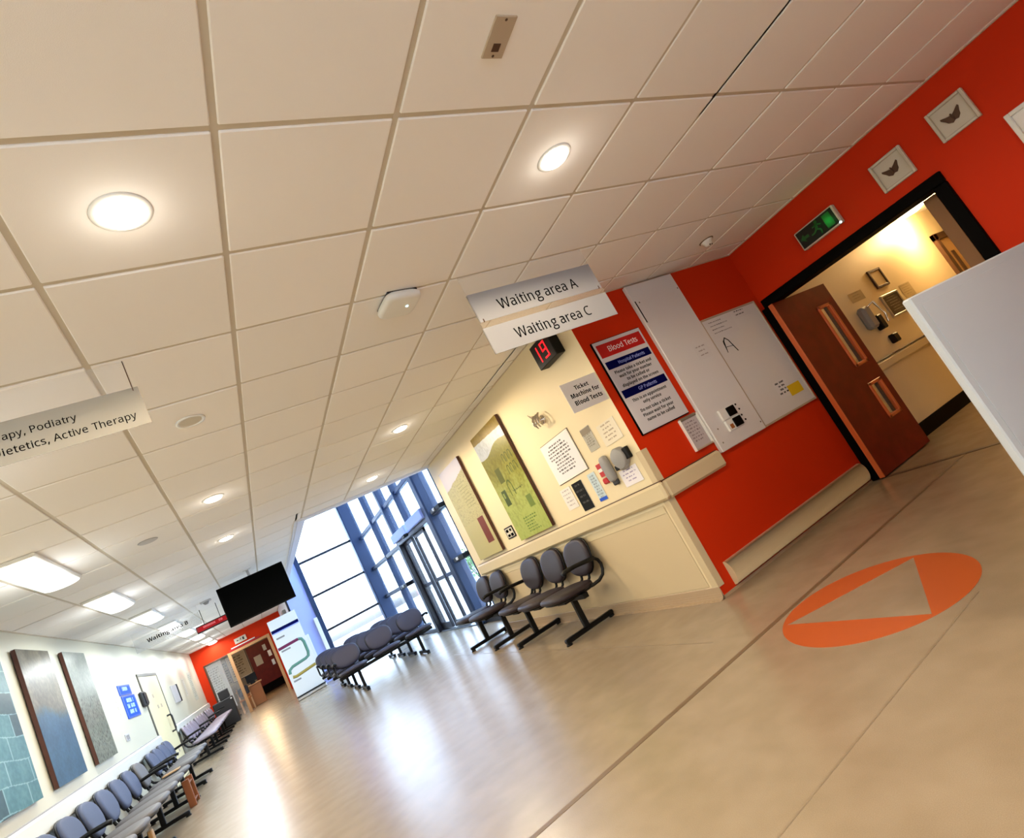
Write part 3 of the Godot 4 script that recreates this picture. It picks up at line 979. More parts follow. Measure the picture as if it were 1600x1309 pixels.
# ------------------------------------------------------------------ outside
func build_outside() -> void:
	slab("ground", M.paving, [[XG + 0.05, -0.12, 3.7, 60, -0.02, 60], [-40, -0.12, 30.3, XG + 0.05, -0.02, 60], [-30, -0.12, -40, 40, -0.02, -3.2], [1.9, -0.12, 17.0, XG + 0.05, -0.02, 30.3]])
	var leaf := ST()
	face(leaf, [Vector3(0, 0, 0), Vector3(0.05, 0.02, 0.05), Vector3(0, 0.03, 0.12), Vector3(-0.05, 0.02, 0.05)], Vector3(0, 1, 0))
	for q in [[8.0, 16.5, 1.3, "rounded green shrub outside the glass doors, nearest the lobby"], [10.5, 21.0, 1.7, "taller green shrub outside beyond the nearest shrub"], [9.0, 24.5, 1.5, "farthest green shrub on the paving outside"]]:
		var s := thing("shrub", q[3], "shrub", P(q[0], -0.02, q[1]))
		var st := ST()
		for k in 5:
			var a := TAU * k / 5
			tube(st, [Vector3(0, 0, 0), Vector3(cos(a) * 0.2, q[2] * 0.4, sin(a) * 0.2), Vector3(cos(a) * 0.5, q[2] * 0.8, sin(a) * 0.5)], 0.025, 0.02, 6)
		put("stem", st, M.stem, s)
		var ls := ST()
		for k in 700:
			var v := Vector3(rng.randfn(), rng.randfn(), rng.randfn()).normalized() * pow(rng.randf(), 0.4)
			var o := Vector3(v.x * 0.8, q[2] * 0.58 + v.y * q[2] * 0.48, v.z * 0.8)
			var bs := Basis.from_euler(Vector3(rng.randf_range(-1, 1), rng.randf_range(0, TAU), rng.randf_range(-1, 1)))
			face(ls, [o, o + bs * Vector3(0.06, 0.02, 0.06), o + bs * Vector3(0, 0.03, 0.15), o + bs * Vector3(-0.06, 0.02, 0.06)], bs * Vector3(0, 1, 0))
		var l := put("foliage", ls, M.leaf, s)
		l.set_meta("kind", "stuff")

# ------------------------------------------------------------------ lamps
func omni(parent: Node, called: String, c: Color, e: float, size: float, at: Vector3) -> void:
	var o := OmniLight3D.new()
	o.name = called
	o.light_color = c
	o.light_energy = e
	o.light_size = size
	o.omni_range = 16.0
	o.omni_attenuation = 2.0
	o.shadow_enabled = true
	o.position = at
	parent.add_child(o)

func build_lamps() -> void:
	var spots := [
		[0.10, 1.73, "large round downlight nearest the camera, above on the left"],
		[1.89, 1.73, "round downlight between the ceiling plate and the waiting area signs"],
		[1.89, 5.34, "round downlight beyond the hanging waiting area signs"],
		[1.89, 7.14, "round downlight at the ceiling edge before the glazed lobby"],
		[0.10, 5.34, "round downlight above the corridor, beyond the unlit ring"],
		[0.10, 7.14, "round downlight above the corridor, nearer the black television"],
		[0.10, -0.07, "added unseen downlight behind the viewer on the corridor side"], [1.89, -0.07, "added unseen downlight behind the viewer in the middle"],  # lamps behind the viewer are added to lift the room brightness
		[0.10, -1.87, "added unseen rearmost downlight on the corridor side"], [1.89, -1.87, "added unseen rearmost downlight in the middle"]]
	for s in spots:
		var t := thing("downlight", s[2], "downlight", P(s[0], CEIL, s[1]), 0.0, "round ceiling downlights")
		var st := ST()
		lathe(st, Vector3.ZERO, Vector3.UP, [Vector2(0.0, -0.026), Vector2(0.035, -0.025), Vector2(0.062, -0.018), Vector2(0.074, -0.0065), Vector2(0.0, -0.0065)], 28)
		put("lens", st, M.lamp_warm, t)
		var rg := ST()
		lathe(rg, Vector3.ZERO, Vector3.UP, [Vector2(0.0, -0.006), Vector2(0.078, -0.006), Vector2(0.088, -0.005), Vector2(0.092, 0.004), Vector2(0.0, 0.004)], 28)
		put("trim_ring", rg, M.white, t)
		var sl := SpotLight3D.new()
		sl.name = "downlight_lamp"
		sl.light_color = WARM
		var hidden: bool = s[1] < 0.0
		sl.light_energy = DOWN_ENERGY * (1.1 if hidden else 1.0)
		sl.light_size = 0.06
		sl.spot_range = 16.0
		sl.spot_attenuation = 2.0
		sl.spot_angle = 60.0 if hidden else 88.0
		sl.spot_angle_attenuation = 0.25
		sl.shadow_enabled = true
		sl.rotation = Vector3(-PI / 2, 0, 0)
		sl.position = Vector3(0, -0.075, 0)
		t.add_child(sl)
		if not hidden:
			omni(t, "halo_fill", Color(1.0, 0.97, 0.92), 0.012, 0.03, Vector3(0, -0.10, 0))  # added fill omni, brightens the ceiling round the lens
	for k in 11:
		var d := -1.6 + 2.4 * k if k < 10 else 22.0
		var names := ["added unseen rearmost ceiling light panel behind the viewer", "added unseen ceiling light panel at the left shoulder of the viewer", "added unseen ceiling light panel just outside the view on the left", "largest rectangular ceiling light panel at the left edge", "second rectangular ceiling light panel from the left", "third rectangular ceiling light panel from the left", "fourth ceiling light panel, above the waiting area B sign's left", "fifth ceiling light panel, behind the waiting area B sign", "sixth ceiling light panel, left of the red hanging sign", "seventh ceiling light panel, second from the orange end wall", "last ceiling light panel, touching the orange end wall"]  # the first three panels are added out of view for their light
		var t := thing("light_panel", names[k], "light panel", P(-1.215, CEIL, d), 0.0, "rectangular ceiling light panels")
		var tray := ST()
		bx(tray, Vector3(-0.15, -0.03, -0.60), Vector3(0.15, 0.0, 0.60), 0.006)
		put("tray", tray, M.white, t)
		var rows := []
		var cs := []
		for i in 9:
			var a := PI * i / 8.0
			var line := []
			for z in [-0.585, -0.3, 0.0, 0.3, 0.585]:
				line.append(Vector3(-0.135 * cos(a), -0.028 - 0.030 * sin(a), z))
			rows.append(line)
			cs.append(Vector3(0, -0.0, 0))
		var df := ST()
		grid(df, rows, cs, false)
		for z in [-0.585, 0.585]:
			var pts := []
			for i in 9:
				var a := PI * i / 8.0
				pts.append(Vector3(-0.135 * cos(a), -0.028 - 0.030 * sin(a), z))
			face(df, pts, Vector3(0, 0, signf(z)))
		put("diffuser", df, M.lamp_cool, t)
		var al := AreaLight3D.new()
		al.name = "panel_lamp"
		al.area_size = Vector2(0.27, 1.17)
		al.light_color = COOL
		al.light_energy = PANEL_ENERGY
		al.area_range = 16.0
		al.area_attenuation = 2.0
		al.shadow_enabled = true
		al.rotation = Vector3(-PI / 2, 0, 0)
		al.position = Vector3(0, -0.068, 0)
		t.add_child(al)
		omni(t, "panel_fill", COOL, 0.12, 0.15, Vector3(0, -0.24, 0))  # extra fill omni hung low to brighten the ceiling by the panel

# ------------------------------------------------------------------ small things on the ceiling
func build_ceiling_fittings() -> void:
	var sp := thing("ceiling_speaker", "pale flush ring speaker in the ceiling beside the hanging podiatry sign", "speaker", P(0.11, CEIL, 3.535))
	var st := ST()
	lathe(st, Vector3.ZERO, Vector3.UP, [Vector2(0.062, -0.002), Vector2(0.068, -0.009), Vector2(0.078, -0.008), Vector2(0.084, 0.002), Vector2(0.062, 0.002)], 32)
	put("ring", st, M.white_gloss, sp)
	var gs := ST()
	lathe(gs, Vector3.ZERO, Vector3.UP, [Vector2(0, -0.004), Vector2(0.062, -0.003), Vector2(0.062, 0.002), Vector2(0, 0.002)], 32)
	put("grille", gs, M.offwhite, sp)
	var s2 := thing("ceiling_speaker", "flat grey disc speaker in the ceiling among the light panels", "speaker", P(-0.498, CEIL, 5.942))
	var g2 := ST()
	lathe(g2, Vector3.ZERO, Vector3.UP, [Vector2(0, -0.006), Vector2(0.075, -0.005), Vector2(0.085, 0.002), Vector2(0, 0.002)], 32)
	put("grille", g2, M.pale_grey, s2)
	var pl := thing("ceiling_plate", "rectangular grey-brown cover plate screwed to the ceiling near the top edge", "cover plate", P(1.309, CEIL, 1.134))
	box("plate", pl, M.beige_plastic, Vector3(-0.043, -0.006, -0.075), Vector3(0.043, 0.002, 0.075), 0.002)
	for z in [-0.064, 0.064]:
		var sc := ST()
		lathe(sc, Vector3(0, -0.007, z), Vector3.UP, [Vector2(0, -0.001), Vector2(0.005, 0.0), Vector2(0.005, 0.002), Vector2(0, 0.002)], 10)
		put("screw", sc, M.brown, pl)
	box("window", pl, M.brown, Vector3(-0.015, -0.008, -0.048), Vector3(0.015, -0.005, -0.018), 0.001)
	pl.scale = Vector3(1, 1, 1)
	var ap := thing("access_point", "white rounded square wireless unit with a blue-white light on the ceiling", "wireless unit", P(1.275, CEIL, 2.70), 0.12)
	var a := ST()
	var rows := []
	var cs := []
	for p in [[0.86, 0.004], [0.93, -0.004], [1.0, -0.016], [0.99, -0.030], [0.93, -0.042], [0.80, -0.047], [0.0, -0.048]]:
		var line := []
		for k in 40:
			var t := TAU * k / 40
			line.append(Vector3(signf(cos(t)) * pow(absf(cos(t)), 0.42) * 0.115 * p[0], p[1], signf(sin(t)) * pow(absf(sin(t)), 0.42) * 0.115 * p[0]))
		rows.append(line)
		cs.append(Vector3(0, -0.015, 0))
	grid(a, rows, cs)
	put("cover", a, M.white, ap).position.y = -0.012
	box("mount_plate", ap, M.dark_grey, Vector3(-0.095, -0.012, -0.095), Vector3(0.095, 0.0, 0.095), 0.002)  # dark plate added to draw the shadow line under the cover
	var led := ST()
	lathe(led, Vector3(0.035, -0.061, 0.01), Vector3.UP, [Vector2(0, -0.003), Vector2(0.007, -0.002), Vector2(0.008, 0.003), Vector2(0, 0.003)], 12)
	put("led_light", led, M.led_white, ap)
	var sm := thing("smoke_detector", "small conical sensor with two dark eyes on the ceiling near the red walls", "sensor", P(4.381, CEIL, 3.008))
	var s := ST()
	lathe(s, Vector3.ZERO, Vector3.UP, [Vector2(0.0, -0.058), Vector2(0.022, -0.056), Vector2(0.034, -0.045), Vector2(0.042, -0.025), Vector2(0.056, -0.012), Vector2(0.058, 0.002), Vector2(0, 0.002)], 28)
	put("body", s, M.white, sm)
	var shadow_ring := ST()
	lathe(shadow_ring, Vector3.ZERO, Vector3.UP, [Vector2(0, -0.006), Vector2(0.064, -0.006), Vector2(0.068, 0.002), Vector2(0, 0.002)], 28)
	put("base", shadow_ring, M.taupe, sm)  # dark ring added to stand for the shadow outline of the sensor
	for x in [-0.014, 0.012]:
		var e := ST()
		lathe(e, Vector3(x, -0.052, 0.022), Vector3(0, -0.6, 0.8).normalized(), [Vector2(0, 0.006), Vector2(0.006, 0.005), Vector2(0.007, 0), Vector2(0, 0)], 10)
		put("eye", e, M.black, sm)
	var ds := thing("ceiling_sensor", "small grey ceiling sensor left of the black television", "sensor", P(-0.50, CEIL, 11.6))
	var q := ST()
	bx(q, Vector3(-0.09, -0.02, -0.09), Vector3(0.09, 0.002, 0.09), 0.008)
	put("base", q, M.pale_grey, ds)
	var q2 := ST()
	lathe(q2, Vector3(0, -0.02, 0), Vector3.UP, [Vector2(0, -0.045), Vector2(0.03, -0.04), Vector2(0.05, -0.01), Vector2(0.055, 0.005), Vector2(0, 0.005)], 20)
	put("dome", q2, M.grey, ds)
	var tv := thing("television", "black flat television hung from the ceiling before the orange end wall", "television", P(0.244, 0, 10.0), 0.03)
	box("case", tv, M.black_gloss, Vector3(-0.50, 1.885, -0.04), Vector3(0.50, 2.505, 0.0), 0.006)
	box("screen", tv, M.screen, Vector3(-0.485, 1.91, 0.0), Vector3(0.485, 2.492, 0.003), 0.001)
	box("mount_pole", tv, M.pale_grey, Vector3(-0.02, 2.30, -0.16), Vector3(0.02, CEIL, -0.12), 0.005)
	box("mount_arm", tv, M.black, Vector3(-0.10, 2.10, -0.16), Vector3(0.10, 2.35, -0.04), 0.005)
	box("mount_plate", tv, M.white, Vector3(-0.06, CEIL - 0.008, -0.20), Vector3(0.06, CEIL, -0.08), 0.003)
	var rs := thing("matrix_sign", "red electronic matrix sign hung from the ceiling left of the television", "sign", P(-0.59, 2.28, 12.4))
	box("case", rs, M.black, Vector3(-0.245, -0.062, -0.05), Vector3(0.30, 0.062, 0.0), 0.006)
	box("red_face", rs, M.sign_red, Vector3(-0.235, -0.045, 0.0), Vector3(0.29, 0.045, 0.004), 0.001)
	print_sheet("print", rs, notice_texture(96, 24, 1, 51, Color(0.80, 0.12, 0.14), Color(0.98, 0.55, 0.55), 12), -0.20, -0.036, 0.28, 0.036, 0.006)
	box("hanger", rs, M.black, Vector3(-0.10, 0.062, -0.03), Vector3(-0.09, CEIL - 2.28, -0.02))
	box("hanger", rs, M.black, Vector3(0.18, 0.062, -0.03), Vector3(0.19, CEIL - 2.28, -0.02))

# ------------------------------------------------------------------ hanging signs
func build_hanging_signs() -> void:
	# local origin at the ceiling, x across
	var a := thing("hanging_sign", "clear hanging sign reading Waiting area A, topmost of the pair", "sign", P(2.137, CEIL, 2.63), 0.0)
	box("sheet", a, M.acrylic, Vector3(-0.485, -0.315, -0.002), Vector3(0.485, 0.0, 0.002))
	box("print_film", a, M.film, Vector3(-0.483, -0.314, 0.0022), Vector3(0.483, -0.125, 0.0034))
	box("edge_strip", a, M.grey, Vector3(-0.489, -0.315, -0.003), Vector3(-0.484, -0.13, 0.004))
	lettering(a, "Waiting area A", -0.005, -0.232, 0.0042, 0.625, M.ink)
	for x in [-0.46, 0.46]:
		box("clip", a, M.brown, Vector3(x - 0.004, -0.315, -0.004), Vector3(x + 0.004, -0.295, 0.005), 0.001)
	var c := thing("hanging_sign", "white hanging sign reading Waiting area C, below the area A sign", "sign", P(2.137, CEIL, 2.63), 0.0)
	box("sheet", c, M.film, Vector3(-0.493, -0.525, -0.002), Vector3(0.487, -0.354, 0.003))
	lettering(c, "Waiting area C", -0.005, -0.440, 0.0036, 0.60, M.ink)
	box("link_tape", c, M.tape, Vector3(-0.49, -0.354, -0.001), Vector3(0.49, -0.316, 0.001))
	box("edge_strip", c, M.grey, Vector3(-0.497, -0.525, -0.003), Vector3(-0.492, -0.36, 0.004))
	var p := thing("hanging_sign", "pale hanging sign about podiatry and active therapy at the left edge", "sign", P(-0.60, CEIL, 2.66), 0.0)
	box("sheet", p, M.acrylic, Vector3(-0.60, -0.315, -0.002), Vector3(0.53, 0.0, 0.002))
	box("print_film", p, M.film_clear, Vector3(-0.60, -0.315, 0.0022), Vector3(0.545, -0.135, 0.0034))
	lettering(p, "Therapy, Podiatry", 0.30, -0.198, 0.0042, 0.335, M.ink, 2)
	lettering(p, "Dietetics, Active Therapy", 0.503, -0.262, 0.0042, 0.49, M.ink, 2)
	box("hanger_wire", p, M.brown, Vector3(0.522, -0.15, 0.003), Vector3(0.526, 0.0, 0.006))
	var b := thing("hanging_sign", "pale hanging sign reading Waiting area B near the left wall", "sign", P(-1.16, CEIL, 11.6), 0.0)
	box("sheet", b, M.acrylic, Vector3(-0.50, -0.33, -0.002), Vector3(0.50, 0.0, 0.002))
	box("print_film", b, M.film_faint, Vector3(-0.50, -0.33, 0.0022), Vector3(0.50, -0.115, 0.0034))
	lettering(b, "Waiting area B", 0.0, -0.205, 0.0042, 0.62, M.ink, 0, true)

# ------------------------------------------------------------------ red wall facing the camera
func build_red_wall() -> void:
	var s := thing("blood_test_sign", "framed sign headed Blood Tests with navy bands on the red wall", "sign", P(3.30, 1.786, DR))
	box("frame", s, M.black_frame, Vector3(-0.285, -0.432, 0), Vector3(0.285, 0.432, 0.02), 0.004)
	box("panel", s, M.sign_grey, Vector3(-0.278, -0.425, 0.02), Vector3(0.278, 0.425, 0.023), 0.001)
	box("red_band", s, M.red, Vector3(-0.257, 0.275, 0.023), Vector3(0.257, 0.395, 0.0245))
	box("navy_band", s, M.navy, Vector3(-0.257, 0.165, 0.023), Vector3(0.257, 0.235, 0.0245))
	box("navy_band", s, M.navy, Vector3(-0.257, -0.105, 0.023), Vector3(0.257, -0.035, 0.0245))
	lettering(s, "Blood Tests", 0.02, 0.337, 0.0252, 0.34, M.white_ink)
	lettering(s, "Hospital Patients", 0.03, 0.200, 0.0252, 0.31, M.blue_ink)
	lettering(s, "GP Patients", 0.03, -0.070, 0.0252, 0.215, M.blue_ink)
	var lines := [["Please take a ticket and", 0.128, 0.43], ["wait for your number", 0.086, 0.385], ["to be called or", 0.044, 0.265], ["displayed on the screen", 0.001, 0.425], ["This is an appointment", -0.143, 0.405], ["only service", -0.186, 0.215], ["Do not take a ticket", -0.245, 0.36], ["Please wait for your", -0.290, 0.36], ["name to be called", -0.334, 0.325]]
	for l in lines:
		lettering(s, l[0], 0.0, l[1], 0.0236, l[2], M.ink, 0, true)
	# tall white trunking panel
	var t := thing("service_panel", "tall white service panel running from the ceiling down the red wall", "panel", P(3.985, 0, DR - 0.001))
	box("cover", t, M.white_board, Vector3(-0.325, 0.93, 0.003), Vector3(0.295, CEIL - 0.02, 0.045), 0.006)
	box("slot", t, M.black, Vector3(-0.31, 2.22, 0.045), Vector3(-0.298, 2.44, 0.0465))
	for q in [[-0.26, 2.42], [0.27, 2.44], [0.27, 1.0], [-0.24, 1.12], [-0.27, 1.0]]:
		var sc := ST()
		lathe(sc, Vector3(q[0], q[1], 0.045), Vector3(0, 0, 1), [Vector2(0, 0.002), Vector2(0.007, 0.0015), Vector2(0.008, 0), Vector2(0, 0)], 10)
		put("screw", sc, M.taupe, t)
	print_sheet("faint_note", t, notice_texture(64, 48, 3, 61, Color(0.86, 0.85, 0.84), Color(0.62, 0.58, 0.56), 4), 0.02, 1.72, 0.20, 1.86, 0.0462)
	for k in 2:
		var y := 1.205 - 0.105 * k
		var sx := 0.0 + 0.005 * k
		var o := thing("switch_unit", ["upper white switch unit with a dark square window on the service panel", "lower white switch unit with an orange label on the service panel"][k], "switch", P(3.985, y, DR - 0.045), 0.0, "switch units on the service panel")
		box("plate", o, M.white_gloss, Vector3(-0.135 + sx, -0.05, 0), Vector3(0.06 + sx, 0.05, 0.014), 0.004)
		box("dark_window", o, M.black_gloss, Vector3(-0.055 + sx, -0.042, 0.014), Vector3(0.052 + sx, 0.042, 0.03), 0.006)
		box("side_ridge", o, M.white, Vector3(-0.145 + sx, -0.05, 0), Vector3(-0.132 + sx, 0.05, 0.022), 0.003)
		if k == 1:
			box("orange_label", o, M.timber_orange, Vector3(-0.105, -0.035, 0.014), Vector3(-0.062, 0.005, 0.017), 0.001)
		for e in [[0.105, 0.032, 0.010], [0.118, -0.018, 0.010]]:
			var b := ST()
			lathe(b, Vector3(e[0], e[1], 0), Vector3(0, 0, 1), [Vector2(0, 0.008), Vector2(e[2] * 0.7, 0.007), Vector2(e[2], 0), Vector2(0, 0)], 12)
			put("button", b, M.black, o)
	var wb := thing("whiteboard", "scuffed whiteboard with a handwritten letter A beside the black door frame", "whiteboard", P(4.71, 1.50, DR))
	box("board", wb, M.white_board, Vector3(-0.40, -0.552, 0.008), Vector3(0.425, 0.552, 0.022), 0.002)
	var fr := ST()
	for q in [[-0.415, -0.57, -0.398, 0.57], [0.423, -0.57, 0.44, 0.57], [-0.398, -0.57, 0.423, -0.552], [-0.398, 0.552, 0.423, 0.57]]:
		bx(fr, Vector3(q[0], q[1], 0), Vector3(q[2], q[3], 0.028), 0.003)
	put("frame", fr, M.beige_plastic, wb)
	print_sheet("scribble", wb, notice_texture(160, 64, 4, 62, Color(0.86, 0.85, 0.84), Color(0.36, 0.34, 0.34), 3, false), -0.36, 0.35, 0.02, 0.535, 0.0228, 0.35)
	print_sheet("scribble", wb, notice_texture(96, 32, 2, 63, Color(0.86, 0.85, 0.84), Color(0.2, 0.19, 0.19), 4, false), 0.06, 0.46, 0.30, 0.545, 0.0228, 0.35)
	var ink := ST()
	for seg in [[[-0.30, 0.19], [-0.275, 0.305], [-0.245, 0.335], [-0.21, 0.30], [-0.165, 0.17]], [[-0.29, 0.245], [-0.19, 0.235]]]:
		var pts := []
		for v in seg:
			pts.append(Vector3(v[0], v[1], 0.0225))
		tube(ink, pts, 0.010, 0.002, 6)
	put("handwriting", ink, M.ink, wb)
	print_sheet("sticker", wb, notice_texture(64, 64, 4, 64, Color(0.88, 0.87, 0.87), Color(0.15, 0.14, 0.15), 6), -0.01, -0.42, 0.20, -0.25, 0.0228)
	tag(box("sticky_note", self, M.yellow, P(4.86, 1.06, DR - 0.0245), P(5.06, 1.165, DR - 0.0225)), "yellow sticky note near the lower right corner of the whiteboard", "sticky note")
	var hd := thing("leaflet_holder", "small clear holder with a leaflet left of the tall white service panel", "holder", P(3.54, 1.19, DR))
	box("leaflet", hd, M.pale_grey, Vector3(-0.10, -0.14, 0.006), Vector3(0.10, 0.125, 0.010), 0.001)
	print_sheet("leaflet_print", hd, notice_texture(48, 64, 7, 65, Color(0.74, 0.70, 0.70), Color(0.5, 0.44, 0.45), 3), -0.095, -0.135, 0.095, 0.12, 0.0108)
	box("side_lip", hd, M.white_gloss, Vector3(-0.112, -0.15, 0), Vector3(-0.102, 0.14, 0.03), 0.003)
	box("side_lip", hd, M.white_gloss, Vector3(0.102, -0.15, 0), Vector3(0.112, 0.14, 0.03), 0.003)
	box("bottom_lip", hd, M.beige_plastic, Vector3(-0.102, -0.15, 0), Vector3(0.102, -0.135, 0.03), 0.003)
	box("top_bar", hd, M.taupe, Vector3(-0.102, 0.125, 0), Vector3(0.102, 0.15, 0.02), 0.003)
	# bump rails
	var rl := thing("bump_rail", "short cream bump rail end on the red wall below the blood test sign", "bump rail", P(XR, 0.90, DR))
	box("rail", rl, M.cream_rail, Vector3(0.003, -0.072, 0), Vector3(0.70, 0.072, 0.055), 0.018)
	box("rail_cap", rl, M.brown, Vector3(0.003, 0.066, 0), Vector3(0.69, 0.080, 0.02), 0.004)
	var lo := thing("kick_board", "low sloping cream kick rail along the foot of the red wall", "kick rail", P(XR, 0, DR))
	var st := ST()
	var poly := PackedVector2Array([Vector2(0, 0.03), Vector2(0, 0.215)])
	for k in 15:
		var ang := PI / 2 - (PI * 0.92) * k / 14.0
		poly.append(Vector2(-0.012 - 0.052 * cos(ang), 0.122 + 0.093 * sin(ang)))
	var xs := [0.155, 2.22]
	for i in poly.size():
		var a := poly[i]
		var b := poly[(i + 1) % poly.size()]
		var n: Vector3 = Vector3(0, -(b.x - a.x), (b.y - a.y)).normalized()
		if n.dot(Vector3(0, (a.y + b.y) * 0.5 - 0.12, -((a.x + b.x) * 0.5 + 0.03))) < 0.0:
			n = -n
		face(st, [Vector3(xs[0], a.y, -a.x), Vector3(xs[1], a.y, -a.x), Vector3(xs[1], b.y, -b.x), Vector3(xs[0], b.y, -b.x)], n)
	for x in xs:
		var pts := []
		for v in poly:
			pts.append(Vector3(x, v.y, -v.x))
		face(st, pts, Vector3(-1 if x == xs[0] else 1, 0, 0))
	put("rail", st, M.cream_rail, lo)
	# corner guard
	var cg := thing("corner_guard", "cream corner guard where the cream wall meets the red wall", "corner guard", P(XR, 0, DR))
	box("face_strip", cg, M.cream_rail, Vector3(-0.006, 0.085, 0.0), Vector3(0.062, 1.26, 0.006), 0.002)
	box("return_strip", cg, M.cream_panel, Vector3(-0.008, 0.085, -0.062), Vector3(-0.0, 1.26, 0.004), 0.002)
	# wall with the doorway
	for k in 2:
		var pf := thing("framed_moth", ["pale framed dark moth picture nearest the exit sign", "pale framed dark moth picture higher up by the white-edged frame"][k], "picture", P(XD, [2.262, 2.296][k], [1.908, 1.432][k]), -PI / 2, "framed moths on the red wall")
		frame_on(pf, 0.255, 0.25, 0.022, M.offwhite, M.beige_plastic, 0.03)
		box("mount", pf, M.offwhite, Vector3(-0.103, -0.10, 0.010), Vector3(0.103, 0.10, 0.014))
		var m := ST()
		for sgn in [-1.0, 1.0]:
			var w: PackedVector2Array = [Vector2(0, 0.008), Vector2(0.03 * sgn, 0.022), Vector2(0.062 * sgn, 0.04), Vector2(0.066 * sgn, 0.028), Vector2(0.05 * sgn, -0.002), Vector2(0.042 * sgn, -0.024), Vector2(0.02 * sgn, -0.042), Vector2(0, -0.034)]
			prism(m, w, 0.015, 0.019)
		lathe(m, Vector3(0, -0.03, 0.02), Vector3(0, 1, 0), [Vector2(0, 0), Vector2(0.006, 0.01), Vector2(0.007, 0.035), Vector2(0.005, 0.05), Vector2(0, 0.056)], 8)
		var mo := put("moth", m, M.brown, pf)
		mo.rotation.z = 0.12
	var wf := thing("picture_panel", "white edged panel cut off at the right edge on the red wall", "panel", P(XD, 1.87, 0.99), -PI / 2)
	frame_on(wf, 0.48, 0.40, 0.03, M.white, M.white_board, 0.03)
	var ex := thing("exit_sign", "dark green exit sign box with a white case above the black door frame", "exit sign", P(XD, 2.255, 2.595), -PI / 2)
	box("case", ex, M.offwhite, Vector3(-0.20, -0.092, 0), Vector3(0.20, 0.092, 0.055), 0.008)
	box("green_face", ex, M.exit_dark, Vector3(-0.185, -0.08, 0.055), Vector3(0.185, 0.08, 0.058), 0.002)
	exit_figure(ex, 0.0585, 1.05, M.exit_green)
	var led := ST()
	lathe(led, Vector3(0.188, -0.082, 0.05), Vector3(0, 0, 1), [Vector2(0, 0.014), Vector2(0.008, 0.011), Vector2(0.010, 0.0), Vector2(0, 0.0)], 12)
	put("led_light", led, M.led_white, ex)
	omni(ex, "exit_lamp", Color(0.1, 1.0, 0.4), 0.004, 0.02, Vector3(0.10, 0, 0.12))

# ------------------------------------------------------------------ cream wall on the right
func on_right(called: String, label: String, category: String, y: float, d: float, group := "") -> Node3D:
	return thing(called, label, category, P(XR, y, d), -PI / 2, group)

